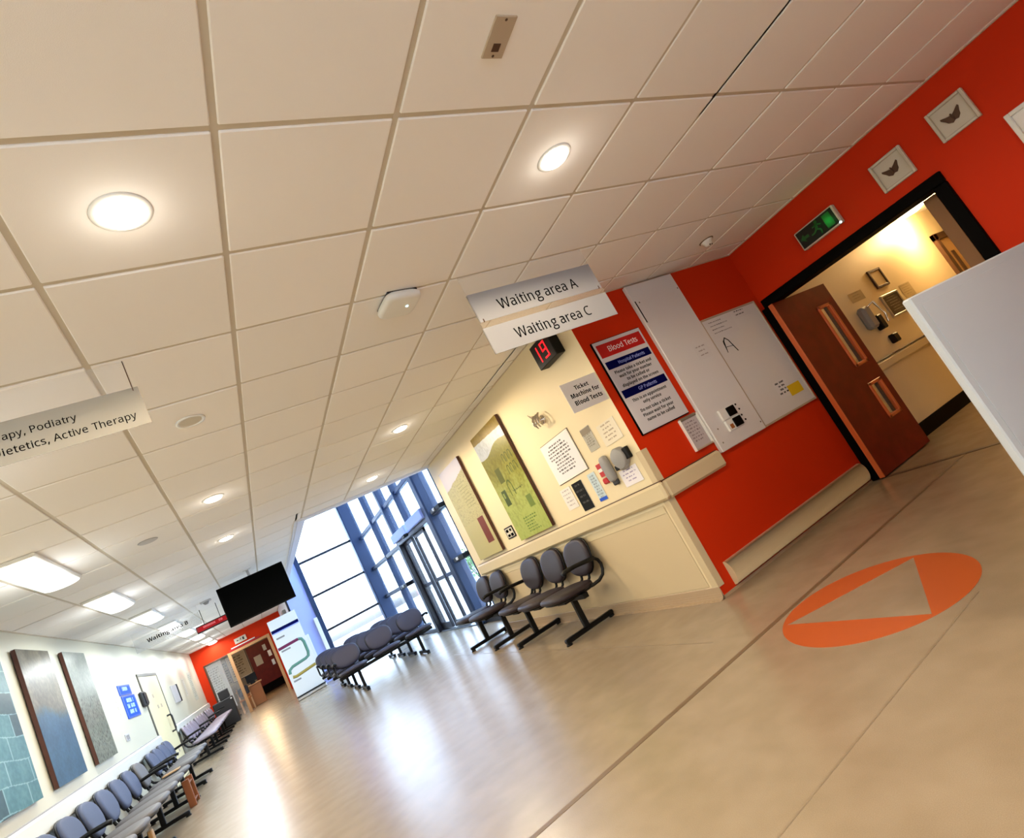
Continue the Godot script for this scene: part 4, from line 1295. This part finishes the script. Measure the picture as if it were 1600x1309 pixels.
func build_right_wall() -> void:
	var rail := on_right("bump_rail", "long cream bump rail along the cream wall above the bench seats", "bump rail", 0.905, DR)
	box("rail", rail, M.cream_rail, Vector3(-4.30, -0.072, 0), Vector3(0.06, 0.072, 0.055), 0.018)
	box("rail_cap", rail, M.brown, Vector3(-4.30, 0.066, 0), Vector3(0.04, 0.080, 0.02), 0.004)
	var wp := on_right("wall_protection", "cream protective sheet on the lower cream wall behind the bench seats", "wall panel", 0.0, DR)
	for k in 2:
		box("sheet", wp, M.cream_panel, Vector3([-2.1, -4.28][k], 0.10, 0), Vector3([-0.09, -2.104][k], 0.78, 0.006), 0.002)
	box("top_trim", wp, M.cream_rail, Vector3(-4.28, 0.735, 0.004), Vector3(-0.09, 0.80, 0.010), 0.003)
	var arts := [[5.66, 0.84, 0, "tall olive green collage panel on the cream wall"], [7.12, 0.86, 1, "tall pale map-like panel with a brown block beside the lobby glazing"]]
	for a in arts:
		var o := on_right("art_panel", a[3], "artwork", 1.70, a[0], "art panels on the cream wall")
		box("board", o, M.art_edge, Vector3(-a[1] / 2, -0.67, 0.012), Vector3(a[1] / 2, 0.67, 0.05), 0.003)
		print_sheet("picture_print", o, art_texture(a[2]), -a[1] / 2, -0.67, a[1] / 2, 0.67, 0.0512, 0.28)
	var pl := on_right("small_plaque", "small dark framed plaque low between the two art panels", "plaque", 1.18, 6.35)
	frame_on(pl, 0.24, 0.145, 0.016, M.black, M.offwhite, 0.012)
	for q in [[-0.05, 0.03, 0.05, 0.03], [0.05, 0.03, 0.035, 0.025], [-0.045, -0.03, 0.05, 0.025], [0.05, -0.03, 0.05, 0.03]]:
		box("mark", pl, M.ink, Vector3(q[0] - q[2] * 0.7, q[1] - q[3] * 0.7, 0.012), Vector3(q[0] + q[2] * 0.7, q[1] + q[3] * 0.5, 0.014))
	var br := on_right("wall_bracket", "chrome curved wall bracket between the green panel and the notices", "bracket", 1.98, 4.50)
	var bs := ST()
	lathe(bs, Vector3.ZERO, Vector3(0, 0, 1), [Vector2(0.045, 0.0), Vector2(0.045, 0.012), Vector2(0.02, 0.018), Vector2(0.018, 0.07), Vector2(0.0, 0.072)], 20)
	put("base", bs, M.chrome, br)
	for k in 3:
		var fs := ST()
		var x := -0.05 + 0.05 * k
		tube(fs, [Vector3(x, 0.07, 0.05), Vector3(x + 0.01, 0.035, 0.085), Vector3(x + 0.015, -0.02, 0.095), Vector3(x + 0.01, -0.06, 0.07)], 0.016, 0.006, 8)
		put("fin", fs, M.chrome, br)
	var fin := ST()
	prism(fin, PackedVector2Array([Vector2(-0.19, 0.13), Vector2(-0.08, 0.05), Vector2(-0.03, -0.02), Vector2(-0.09, 0.0)]), 0.02, 0.026)
	put("blade", fin, M.taupe, br)
	var no := on_right("notice", "large white notice with a thin dark border on the cream wall", "notice", 1.56, 4.51)
	frame_on(no, 0.585, 0.43, 0.007, M.brown, M.paper, 0.006)
	print_sheet("notice_text", no, notice_texture(160, 112, 10, 71, Color(0.90, 0.89, 0.90), Color(0.24, 0.23, 0.24), 4), -0.27, -0.195, 0.27, 0.195, 0.0125)
	var tk := thing("ticket_sign", "grey card sign reading Ticket Machine for Blood Tests beside the red corner", "sign", P(2.752, 1.868, 3.50))
	box("card", tk, M.paper, Vector3(-0.195, -0.125, -0.003), Vector3(0.182, 0.125, 0.003), 0.001)
	lettering(tk, "Ticket", -0.005, 0.062, 0.0036, 0.145, M.ink, 0, true)
	lettering(tk, "Machine for", 0.0, 0.005, 0.0036, 0.295, M.ink, 0, true)
	lettering(tk, "Blood Tests", 0.0, -0.058, 0.0036, 0.285, M.ink, 0, true)
	var sheets := [["leaflet", "grey leaflet with a photo strip taped below the ticket sign", 1.565, 3.99, 0.15, 0.22, Color(0.70, 0.68, 0.63), Color(0.52, 0.50, 0.46), 8],
		["clear_wallet", "pale paper in a clear wallet beside the red corner", 1.52, 3.70, 0.26, 0.19, Color(0.88, 0.84, 0.76), Color(0.62, 0.56, 0.48), 5],
		["leaflet", "black leaflet with grey blocks standing on the bump rail side", 1.16, 4.52, 0.19, 0.285, Color(0.10, 0.10, 0.10), Color(0.34, 0.33, 0.32), 4],
		["leaflet", "pale blue leaflet left of the grey ticket dispenser", 1.17, 4.24, 0.125, 0.27, Color(0.76, 0.82, 0.85), Color(0.50, 0.54, 0.58), 9],
		["paper_notice", "white paper notice left of the black leaflet", 1.195, 4.76, 0.20, 0.215, Color(0.89, 0.87, 0.84), Color(0.66, 0.62, 0.62), 5],
		["paper_notice", "white paper with blue writing below the ticket dispenser reel", 1.12, 3.735, 0.25, 0.145, Color(0.90, 0.88, 0.90), Color(0.52, 0.47, 0.62), 4]]
	var k2 := 0
	for s in sheets:
		var o := on_right(s[0], s[1], "leaflet" if s[0] == "leaflet" else "notice", s[2], s[3])
		var sh := box("sheet", o, M.paper, Vector3(-s[4] / 2, -s[5] / 2, 0.002), Vector3(s[4] / 2, s[5] / 2, 0.006))
		sh.name = "sheet"
		print_sheet("print", o, notice_texture(64, 64, s[8], 80 + k2, s[6], s[7], 4), -s[4] / 2, -s[5] / 2, s[4] / 2, s[5] / 2, 0.0066)
		if k2 == 0:
			box("photo_strip", o, M.taupe, Vector3(-s[4] / 2, s[5] / 2 - 0.06, 0.006), Vector3(s[4] / 2, s[5] / 2 - 0.005, 0.0075))
		if k2 == 3:
			box("blue_strip", o, M.blue, Vector3(-s[4] / 2, -s[5] / 2, 0.006), Vector3(s[4] / 2, -s[5] / 2 + 0.03, 0.0075))
		k2 += 1
	var td := on_right("ticket_dispenser", "grey ticket dispenser with a round reel and red label by the red corner", "dispenser", 1.26, 3.94)
	var ts := ST()
	pad(ts, 0.10, 0.24, 0.05, 4.0, Transform3D(Basis.IDENTITY, Vector3(0.0, 0.0, 0.03)))
	put("body", ts, M.grey, td)
	var rl := ST()
	lathe(rl, Vector3(0.225, 0.03, 0), Vector3(0, 0, 1), [Vector2(0.088, 0.0), Vector2(0.090, 0.05), Vector2(0.08, 0.062), Vector2(0, 0.066)], 28)
	put("reel_cover", rl, M.grey, td)
	box("reel_tail", td, M.grey, Vector3(0.17, -0.075, 0), Vector3(0.27, 0.0, 0.06), 0.02)
	box("nozzle", td, M.black, Vector3(0.30, -0.01, 0.0), Vector3(0.355, 0.09, 0.04), 0.006)
	box("paper_slot", td, M.black, Vector3(0.09, -0.055, 0.0), Vector3(0.16, -0.01, 0.03), 0.006)
	box("red_label", td, M.red, Vector3(-0.17, -0.04, 0.0), Vector3(-0.10, 0.08, 0.008), 0.002)
	box("label_bar", td, M.white, Vector3(-0.165, 0.005, 0.008), Vector3(-0.105, 0.035, 0.0095))
	box("red_knob", td, M.red, Vector3(-0.165, -0.11, 0.0), Vector3(-0.075, -0.055, 0.025), 0.012)
	box("tip", td, M.dark_grey, Vector3(-0.04, -0.155, 0.0), Vector3(0.04, -0.105, 0.03), 0.01)
	# number display
	var ld := on_right("number_display", "black boxed display with red digits above the chrome wall bracket", "display", 2.415, 3.84)
	box("case", ld, M.black, Vector3(-0.165, -0.115, 0), Vector3(0.165, 0.115, 0.10), 0.006)
	var sg := ST()
	digit(sg, "1", -0.10, 0.0, 0.10)
	digit(sg, "9", 0.04, 0.0, 0.10)
	put("red_digits_light", sg, M.led_red, ld)

func digit(st: SurfaceTool, s: String, cx: float, cy: float, z: float) -> void:
	var w := 0.034
	var h := 0.066
	var t := 0.011
	var on: String = {"1": "bc", "9": "abcdfg"}[s]
	var seg := {"a": [-w, h, w, h], "b": [w, 0, w, h], "c": [w, -h, w, 0], "d": [-w, -h, w, -h], "f": [-w, 0, -w, h], "g": [-w, 0, w, 0]}
	for ch in on:
		var q: Array = seg[ch]
		bx(st, Vector3(cx + q[0] - t * 0.6, cy + q[1] - t * 0.6, z), Vector3(cx + q[2] + t * 0.6, cy + q[3] + t * 0.6, z + 0.003), 0.001)

# ------------------------------------------------------------------ left wall
func on_wall_left(called: String, label: String, category: String, y: float, d: float, group := "") -> Node3D:
	return thing(called, label, category, P(XL, y, d), PI / 2, group)

func build_left_wall() -> void:
	var arts := [[6.22, 1.12, 2, "teal patterned art panel cut off at the left edge"], [7.70, 0.96, 3, "tall art panel with a blue lower half on the white wall"], [9.15, 0.94, 4, "tall grey-green speckled art panel on the white wall"]]
	for a in arts:
		var o := on_wall_left("art_panel", a[3], "artwork", 1.735, a[0], "art panels on the white wall")
		box("board", o, M.art_edge, Vector3(-a[1] / 2, -0.68, 0.012), Vector3(a[1] / 2, 0.68, 0.05), 0.003)
		print_sheet("picture_print", o, art_texture(a[2]), -a[1] / 2, -0.68, a[1] / 2, 0.68, 0.0512, 0.3)
	for seg in [[5.0, 12.80, "long white bump rail along the left wall below the art panels"], [14.88, 22.6, "white bump rail on the left wall beyond the cream door"], [-3.0, 4.99, "white bump rail on the left wall beside the viewer"]]:
		var r := on_wall_left("bump_rail", seg[2], "bump rail", 0.86, seg[0])
		box("rail", r, M.white_rail, Vector3(0, -0.085, 0), Vector3(seg[1] - seg[0], 0.075, 0.05), 0.018)
		box("rail_cap", r, M.grey, Vector3(0, 0.070, 0), Vector3(seg[1] - seg[0], 0.088, 0.02), 0.004)
	var d := structure("door_5")
	box("frame_head", d, M.frame_grey, P(XL, 2.03, 12.80), P(XL + 0.02, 2.085, 14.88), 0.004)
	box("frame_jamb", d, M.frame_grey, P(XL, 0, 12.80), P(XL + 0.02, 2.03, 12.86), 0.004)
	box("frame_jamb", d, M.frame_grey, P(XL, 0, 14.82), P(XL + 0.02, 2.03, 14.88), 0.004)
	box("leaf", d, M.door_cream, P(XL, 0.01, 12.86), P(XL + 0.012, 2.03, 14.82), 0.002)
	var h := ST()
	tube(h, [P(XL + 0.01, 1.18, 14.35), P(XL + 0.07, 1.18, 14.38), P(XL + 0.08, 1.14, 14.40), P(XL + 0.08, 0.90, 14.40), P(XL + 0.07, 0.86, 14.38), P(XL + 0.01, 0.86, 14.35)], 0.018, 0.018, 8, Vector3(0.1, 0.2, 0.97))
	put("pull_handle", h, M.dark_grey, d)
	for q in [[13.6, 1.60], [13.75, 1.38], [14.15, 1.38], [14.3, 0.45]]:
		box("door_label", d, M.beige_plastic, P(XL + 0.01, q[1], q[0]), P(XL + 0.016, q[1] + 0.07, q[0] + 0.12), 0.001)
	var bs := on_wall_left("blue_sign", "larger blue direction sign with white words, lower of the two", "sign", 1.575, 11.58)
	box("panel", bs, M.blue, Vector3(-0.48, -0.175, 0), Vector3(0.48, 0.18, 0.012), 0.003)
	print_sheet("print", bs, notice_texture(96, 48, 3, 91, Color(0.05, 0.32, 0.80), Color(0.80, 0.90, 1.0), 10), -0.40, -0.15, 0.40, 0.16, 0.0128)
	var b2 := on_wall_left("blue_sign", "smaller blue direction sign with white words, upper of the two", "sign", 1.845, 11.50)
	box("panel", b2, M.blue, Vector3(-0.44, -0.078, 0), Vector3(0.44, 0.085, 0.012), 0.003)
	print_sheet("print", b2, notice_texture(96, 24, 1, 92, Color(0.05, 0.32, 0.80), Color(0.80, 0.90, 1.0), 12), -0.37, -0.06, 0.37, 0.06, 0.0128)
	var ph := on_wall_left("wall_phone", "black wall unit between the blue signs and the cream door", "wall unit", 1.62, 12.58)
	box("body", ph, M.dark_grey, Vector3(-0.17, -0.13, 0), Vector3(0.17, 0.13, 0.06), 0.02)
	box("front", ph, M.black, Vector3(-0.12, -0.10, 0.06), Vector3(0.12, 0.10, 0.075), 0.012)
	var sp := on_wall_left("switch_plate", "small grey switch plate on the white wall above the blue seats", "switch", 1.17, 10.63)
	box("plate", sp, M.pale_grey, Vector3(-0.12, -0.05, 0), Vector3(0.12, 0.05, 0.012), 0.003)
	box("rocker", sp, M.grey, Vector3(-0.08, -0.03, 0.012), Vector3(-0.01, 0.03, 0.018), 0.002)
	box("rocker", sp, M.grey, Vector3(0.01, -0.03, 0.012), Vector3(0.08, 0.03, 0.018), 0.002)
	var nb := on_wall_left("wall_lettering", "faint pale marks beside the blue direction signs", "label", 1.62, 10.72)
	for k in 4:
		box("mark", nb, M.offwhite, Vector3(-0.03 + 0.01 * k, 0.16 - 0.10 * k, 0), Vector3(0.04 + 0.01 * k, 0.20 - 0.10 * k, 0.002))
	var p1 := on_wall_left("poster", "grey framed poster with a dark side on the wall beyond the cream door", "poster", 1.54, 16.55)
	box("board", p1, M.pale_grey, Vector3(-0.42, -0.20, 0), Vector3(0.42, 0.20, 0.03), 0.004)
	box("dark_edge", p1, M.dark_grey, Vector3(0.38, -0.21, 0), Vector3(0.46, 0.21, 0.05), 0.004)
	var p2 := on_wall_left("poster", "narrow faint poster between the two grey posters on the left wall", "poster", 1.63, 18.7)
	print_sheet("sheet", p2, notice_texture(32, 64, 9, 94, Color(0.84, 0.83, 0.78), Color(0.66, 0.65, 0.60), 4), -0.2, -0.24, 0.2, 0.24, 0.004)
	var p3 := on_wall_left("poster", "tall grey printed poster nearest the orange end wall", "poster", 1.60, 20.4)
	print_sheet("sheet", p3, notice_texture(48, 96, 13, 95, Color(0.72, 0.73, 0.68), Color(0.48, 0.50, 0.46), 4), -0.42, -0.42, 0.42, 0.42, 0.004)

# ------------------------------------------------------------------ seating
func bench(label: String, at: Vector3, yaw: float, n: int, pitch: float, legs: Array, arms: Array, cloth: Material, group: String, back_z := 0.10, seat_cloth: Material = null) -> Node3D:
	var b := thing("bench_seating", label, "bench seating", at, yaw, group)
	var x0 := -pitch * (n - 1) / 2.0
	var beam := ST()
	bx(beam, Vector3(x0 - 0.26, 0.325, 0.30), Vector3(-x0 + 0.26, 0.375, 0.36), 0.006)
	put("beam", beam, M.black, b)
	for x in legs:
		var l := ST()
		bx(l, Vector3(x - 0.024, 0.03, 0.295), Vector3(x + 0.024, 0.335, 0.352), 0.006)
		bx(l, Vector3(x - 0.03, 0.018, 0.0), Vector3(x + 0.03, 0.062, 0.60), 0.01)
		var lg := put("leg", l, M.black, b)
		for z in [0.025, 0.575]:
			var g := ST()
			lathe(g, Vector3(x, 0, z), Vector3.UP, [Vector2(0, 0), Vector2(0.03, 0.0), Vector2(0.033, 0.01), Vector2(0.02, 0.022), Vector2(0, 0.022)], 12)
			put("foot_glide", g, M.black, lg)
	for k in n:
		var x := x0 + pitch * k
		add_seat(b, x, seat_cloth if seat_cloth != null else cloth, cloth, back_z)
	for x in arms:
		var s := -1.0 if x < 0.0 else 1.0
		var a := ST()
		tube(a, [Vector3(x - s * 0.10, 0.385, 0.26), Vector3(x - s * 0.03, 0.386, 0.19), Vector3(x - s * 0.01, 0.395, 0.12), Vector3(x, 0.425, 0.065), Vector3(x, 0.47, 0.035), Vector3(x, 0.52, 0.025), Vector3(x, 0.565, 0.037), Vector3(x, 0.59, 0.065), Vector3(x, 0.60, 0.11)], 0.017, 0.017, 8, Vector3(0.97, 0.1, 0.1))
		var am := put("armrest", a, M.black, b)
		var p := ST()
		tube(p, [Vector3(x, 0.597, 0.07), Vector3(x, 0.607, 0.16), Vector3(x, 0.622, 0.30), Vector3(x, 0.622, 0.42), Vector3(x, 0.61, 0.45)], 0.028, 0.021, 10, Vector3(0, 1, 0))
		put("arm_pad", p, M.black, am)
	return b

var seat_mesh: Mesh
var pan_mesh: Mesh
var back_mesh: Mesh
var shell_mesh: Mesh
var bracket_mesh: Mesh

func add_seat(b: Node3D, x: float, seat_cloth: Material, cloth: Material, back_z: float) -> void:
	if seat_mesh == null:
		var st := ST()
		pad(st, 0.50, 0.50, 0.062, 3.0, Transform3D(Basis(Vector3.RIGHT, -PI / 2 - 0.05), Vector3(0, 0.425, 0.37)), -0.04, -0.08)
		seat_mesh = st.commit()
		st = ST()
		pad(st, 0.46, 0.46, 0.05, 3.0, Transform3D(Basis(Vector3.RIGHT, -PI / 2 - 0.05), Vector3(0, 0.395, 0.36)))
		bx(st, Vector3(-0.09, 0.345, 0.20), Vector3(0.09, 0.40, 0.48), 0.01)
		pan_mesh = st.commit()
		var tilt := Transform3D(Basis(Vector3.RIGHT, -0.20), Vector3(0, 0.645, 0.0))
		st = ST()
		pad(st, 0.48, 0.36, 0.055, 2.5, tilt, 0.03, 0.35)
		back_mesh = st.commit()
		st = ST()
		pad(st, 0.495, 0.375, 0.03, 2.5, tilt.translated_local(Vector3(0, 0, -0.024)), 0.03, 0.35)
		shell_mesh = st.commit()
		st = ST()
		for s in [-1.0, 1.0]:
			tube(st, [Vector3(0.075 * s, 0.375, 0.24), Vector3(0.075 * s, 0.385, 0.10), Vector3(0.075 * s, 0.44, 0.035), Vector3(0.075 * s, 0.56, 0.0), Vector3(0.075 * s, 0.70, -0.045)], 0.015, 0.009, 8, Vector3(1, 0.05, 0.05))
		bracket_mesh = st.commit()
	var s := put_mesh("seat", seat_mesh, seat_cloth, b)
	s.position = Vector3(x, 0, 0)
	put_mesh("seat_pan", pan_mesh, M.black, s)
	var k := put_mesh("backrest", back_mesh, cloth, b)
	k.position = Vector3(x, 0, back_z)
	put_mesh("back_shell", shell_mesh, M.black, k)
	var br := put_mesh("bracket", bracket_mesh, M.black, k)
	br.position = Vector3(0, 0, -0.0)

func build_benches() -> void:
	var g := "beam seating along the cream wall"
	bench("three dark vinyl seats on a black beam, nearest on the cream wall", P(XR - 0.02, 0, 5.58), -PI / 2, 3, 0.575, [0.55, -0.62], [0.83, -0.83], M.vinyl, g, 0.07)
	bench("two dark vinyl seats on a black beam beside the lobby glazing", P(XR - 0.02, 0, 7.54), -PI / 2, 2, 0.58, [0.58, -0.33], [0.56], M.vinyl, g, 0.07)
	g = "rows of seats facing the corridor before the lobby window"
	var labels := ["front row of three slate seats before the bright lobby window", "second row of slate seats before the lobby window", "third row of slate seats before the lobby window", "rear row of slate seats nearest the lobby window"]
	for k in 4:
		bench(labels[k], P(1.78 - 0.02 * k, 0, 11.02 + 0.92 * k), 0.0, 3, 0.62, [-0.55, 0.58], [-0.87, 0.87], M.fabric_slate, g)
	g = "beam seating along the white left wall"
	var yaw := PI / 2
	var x := XL + 0.03
	bench("nearest long row of blue-grey seats below the art panels on the left", P(x, 0, 7.78), yaw, 6, 0.62, [-1.1, 0.0, 1.22], [-1.25, 1.82], M.fabric_blue, g, 0.10, M.fabric_grey)
	bench("single grey-blue seat unit between the long row and the blue seats", P(x, 0, 9.98), yaw, 1, 0.62, [0.12], [0.36], M.fabric_grey, g)
	bench("blue-grey seat row before the switch plate and blue signs", P(x, 0, 11.75), yaw, 4, 0.52, [-0.6, 0.5], [-1.02, 0.98], M.fabric_blue, g, 0.10, M.fabric_grey)
	bench("lilac-grey seat row just beyond the cream door", P(x, 0, 15.9), yaw, 4, 0.55, [-0.7, 0.7], [-1.08, 1.08], M.fabric_pale, g)
	bench("lilac-grey seat row in the middle of the far left wall", P(x, 0, 18.3), yaw, 4, 0.55, [-0.7, 0.7], [-1.08, 1.08], M.fabric_pale, g)
	bench("farthest lilac-grey seat row beside the dark cabinet", P(x, 0, 20.6), yaw, 3, 0.55, [-0.5, 0.5], [-0.82, 0.82], M.fabric_pale, g)

# ------------------------------------------------------------------ floor marking
func build_floor_marking() -> void:
	var t := thing("floor_marking", "orange round floor marking with a pale triangle in the middle", "floor marking", P(2.655, 0, 2.125))
	var tri_pts := []
	for k in 3:
		var a := TAU * k / 3.0
		tri_pts.append(Vector2(cos(a), sin(a)) * 0.463)
	for k in 3:      # one segment between each side of the triangle and the rim
		var poly := PackedVector2Array()
		var a0 := TAU * k / 3.0
		poly.append(tri_pts[k])
		for i in 25:
			var a := a0 + TAU / 3.0 * i / 24.0
			poly.append(Vector2(cos(a), sin(a)) * 0.49)
		poly.append(tri_pts[(k + 1) % 3])
		var st := ST()
		prism(st, poly, 0.0, 0.0012)
		var o := put("segment", st, M.orange_vinyl, t)
		o.rotation.x = -PI / 2

# ------------------------------------------------------------------ loose things
func build_loose() -> void:
	var sc := thing("screen_panel", "large white free-standing screen panel at the right edge, close by", "screen", P(2.244, 0, 1.0))
	box("frame", sc, M.screen_white, Vector3(0, 0.10, -0.03), Vector3(1.6, 1.236, 0.0), 0.006)
	box("panel", sc, M.screen_white, Vector3(0.045, 0.145, 0.0), Vector3(1.555, 1.196, 0.002), 0.001)
	for x in [0.2, 1.4]:
		box("foot", sc, M.pale_grey, Vector3(x - 0.03, 0, -0.22), Vector3(x + 0.03, 0.10, 0.18), 0.01)
	var st := thing("pop_up_banner", "white pull-up banner with a winding coloured path beside the lilac wall", "banner", P(0.70, 0, 16.1), 0.0)
	box("sheet", st, M.white, Vector3(-0.36, 0.10, -0.01), Vector3(0.33, 2.045, 0.01), 0.003)
	box("base", st, M.aluminium, Vector3(-0.37, 0, -0.10), Vector3(0.35, 0.085, 0.10), 0.02)
	box("base_line", st, M.black, Vector3(-0.37, 0.085, -0.10), Vector3(0.35, 0.105, 0.10), 0.004)
	box("blue_band", st, M.navy, Vector3(-0.35, 1.72, 0.01), Vector3(0.32, 1.80, 0.013))
	box("pale_band", st, M.blue_ink, Vector3(-0.34, 1.70, 0.01), Vector3(0.32, 1.725, 0.014))
	var path1 := ST()
	tube(path1, [Vector3(-0.35, 1.32, 0.011), Vector3(0.15, 1.34, 0.011)], 0.035, 0.004, 6, Vector3(0, 0, 1))
	put("magenta_path", path1, mat(Color(0.45, 0.08, 0.28), 0.5), st)
	var path2 := ST()
	tube(path2, [Vector3(0.15, 1.34, 0.011), Vector3(0.22, 1.31, 0.011), Vector3(0.25, 1.22, 0.011), Vector3(0.25, 0.95, 0.011), Vector3(0.22, 0.86, 0.011), Vector3(0.14, 0.83, 0.011), Vector3(-0.20, 0.80, 0.011), Vector3(-0.29, 0.75, 0.011), Vector3(-0.31, 0.66, 0.011)], 0.035, 0.004, 6, Vector3(0, 0, 1))
	put("green_path", path2, mat(Color(0.36, 0.55, 0.48), 0.5), st)
	var path3 := ST()
	tube(path3, [Vector3(-0.28, 0.57, 0.011), Vector3(-0.2, 0.55, 0.011), Vector3(0.30, 0.60, 0.011)], 0.035, 0.004, 6, Vector3(0, 0, 1))
	put("ochre_path", path3, mat(Color(0.62, 0.54, 0.22), 0.5), st)
	for q in [[-0.30, 1.55, 0.2], [-0.30, 1.22, 0.22], [-0.30, 0.44, 0.18]]:
		box("heading", st, M.grey, Vector3(q[0], q[1], 0.01), Vector3(q[0] + q[2], q[1] + 0.04, 0.012))
	tag(box("upright_panel", self, M.white, P(1.04, 0.1, DG - 0.10), P(1.15, 1.34, DG - 0.02), 0.01), "white upright panel on the lilac wall, nearer the banner", "panel", "white upright panels on the lilac wall")
	tag(box("upright_panel", self, M.white, P(1.40, 0.1, DG - 0.10), P(1.50, 1.63, DG - 0.02), 0.01), "taller white upright panel on the lilac wall, beside the blue window frame", "panel", "white upright panels on the lilac wall")
	var ub := thing("wall_unit", "small grey box high on the pale wall behind the banner", "wall unit", P(XC, 2.15, 18.6), -PI / 2)
	box("case", ub, M.grey, Vector3(-0.35, -0.14, 0), Vector3(0.35, 0.14, 0.10), 0.02)
	var cab := thing("cabinet", "dark grey boxy cabinet at the far end of the left seats", "cabinet", P(-1.52, 0, 22.0), 0.0)
	box("body", cab, M.dark_grey, Vector3(-0.28, 0, -0.25), Vector3(0.30, 0.80, 0.25), 0.02)
	box("hood", cab, M.dark_grey, Vector3(-0.05, 0.80, -0.22), Vector3(0.24, 1.08, 0.1), 0.02)
	box("handle", cab, M.white, Vector3(0.24, 0.72, 0.25), Vector3(0.29, 0.76, 0.28), 0.008)
	var rk := thing("magazine_rack", "small orange-brown wooden rack standing before the left seats", "rack", P(-1.36, 0, 9.72), PI / 2)
	box("side", rk, M.rack_wood, Vector3(-0.20, 0, -0.035), Vector3(-0.16, 0.34, 0.05), 0.006)
	box("side", rk, M.rack_wood, Vector3(0.16, 0, -0.035), Vector3(0.20, 0.34, 0.05), 0.006)
	box("shelf", rk, M.rack_wood, Vector3(-0.16, 0.05, -0.03), Vector3(0.16, 0.07, 0.04), 0.004)
	box("shelf", rk, M.rack_wood, Vector3(-0.16, 0.27, -0.03), Vector3(0.16, 0.29, 0.04), 0.004)
	tag(box("wooden_block", self, M.tan, P(-1.47, 0.0, 7.42), P(-1.43, 0.28, 7.52), 0.008), "small tan wooden block under the nearest left seat row", "block")
	tag(box("magazine", self, M.tan, P(-1.62, 0.475, 9.88), P(-1.42, 0.488, 10.1), 0.003), "tan magazine lying on the single seat of the left row", "magazine")
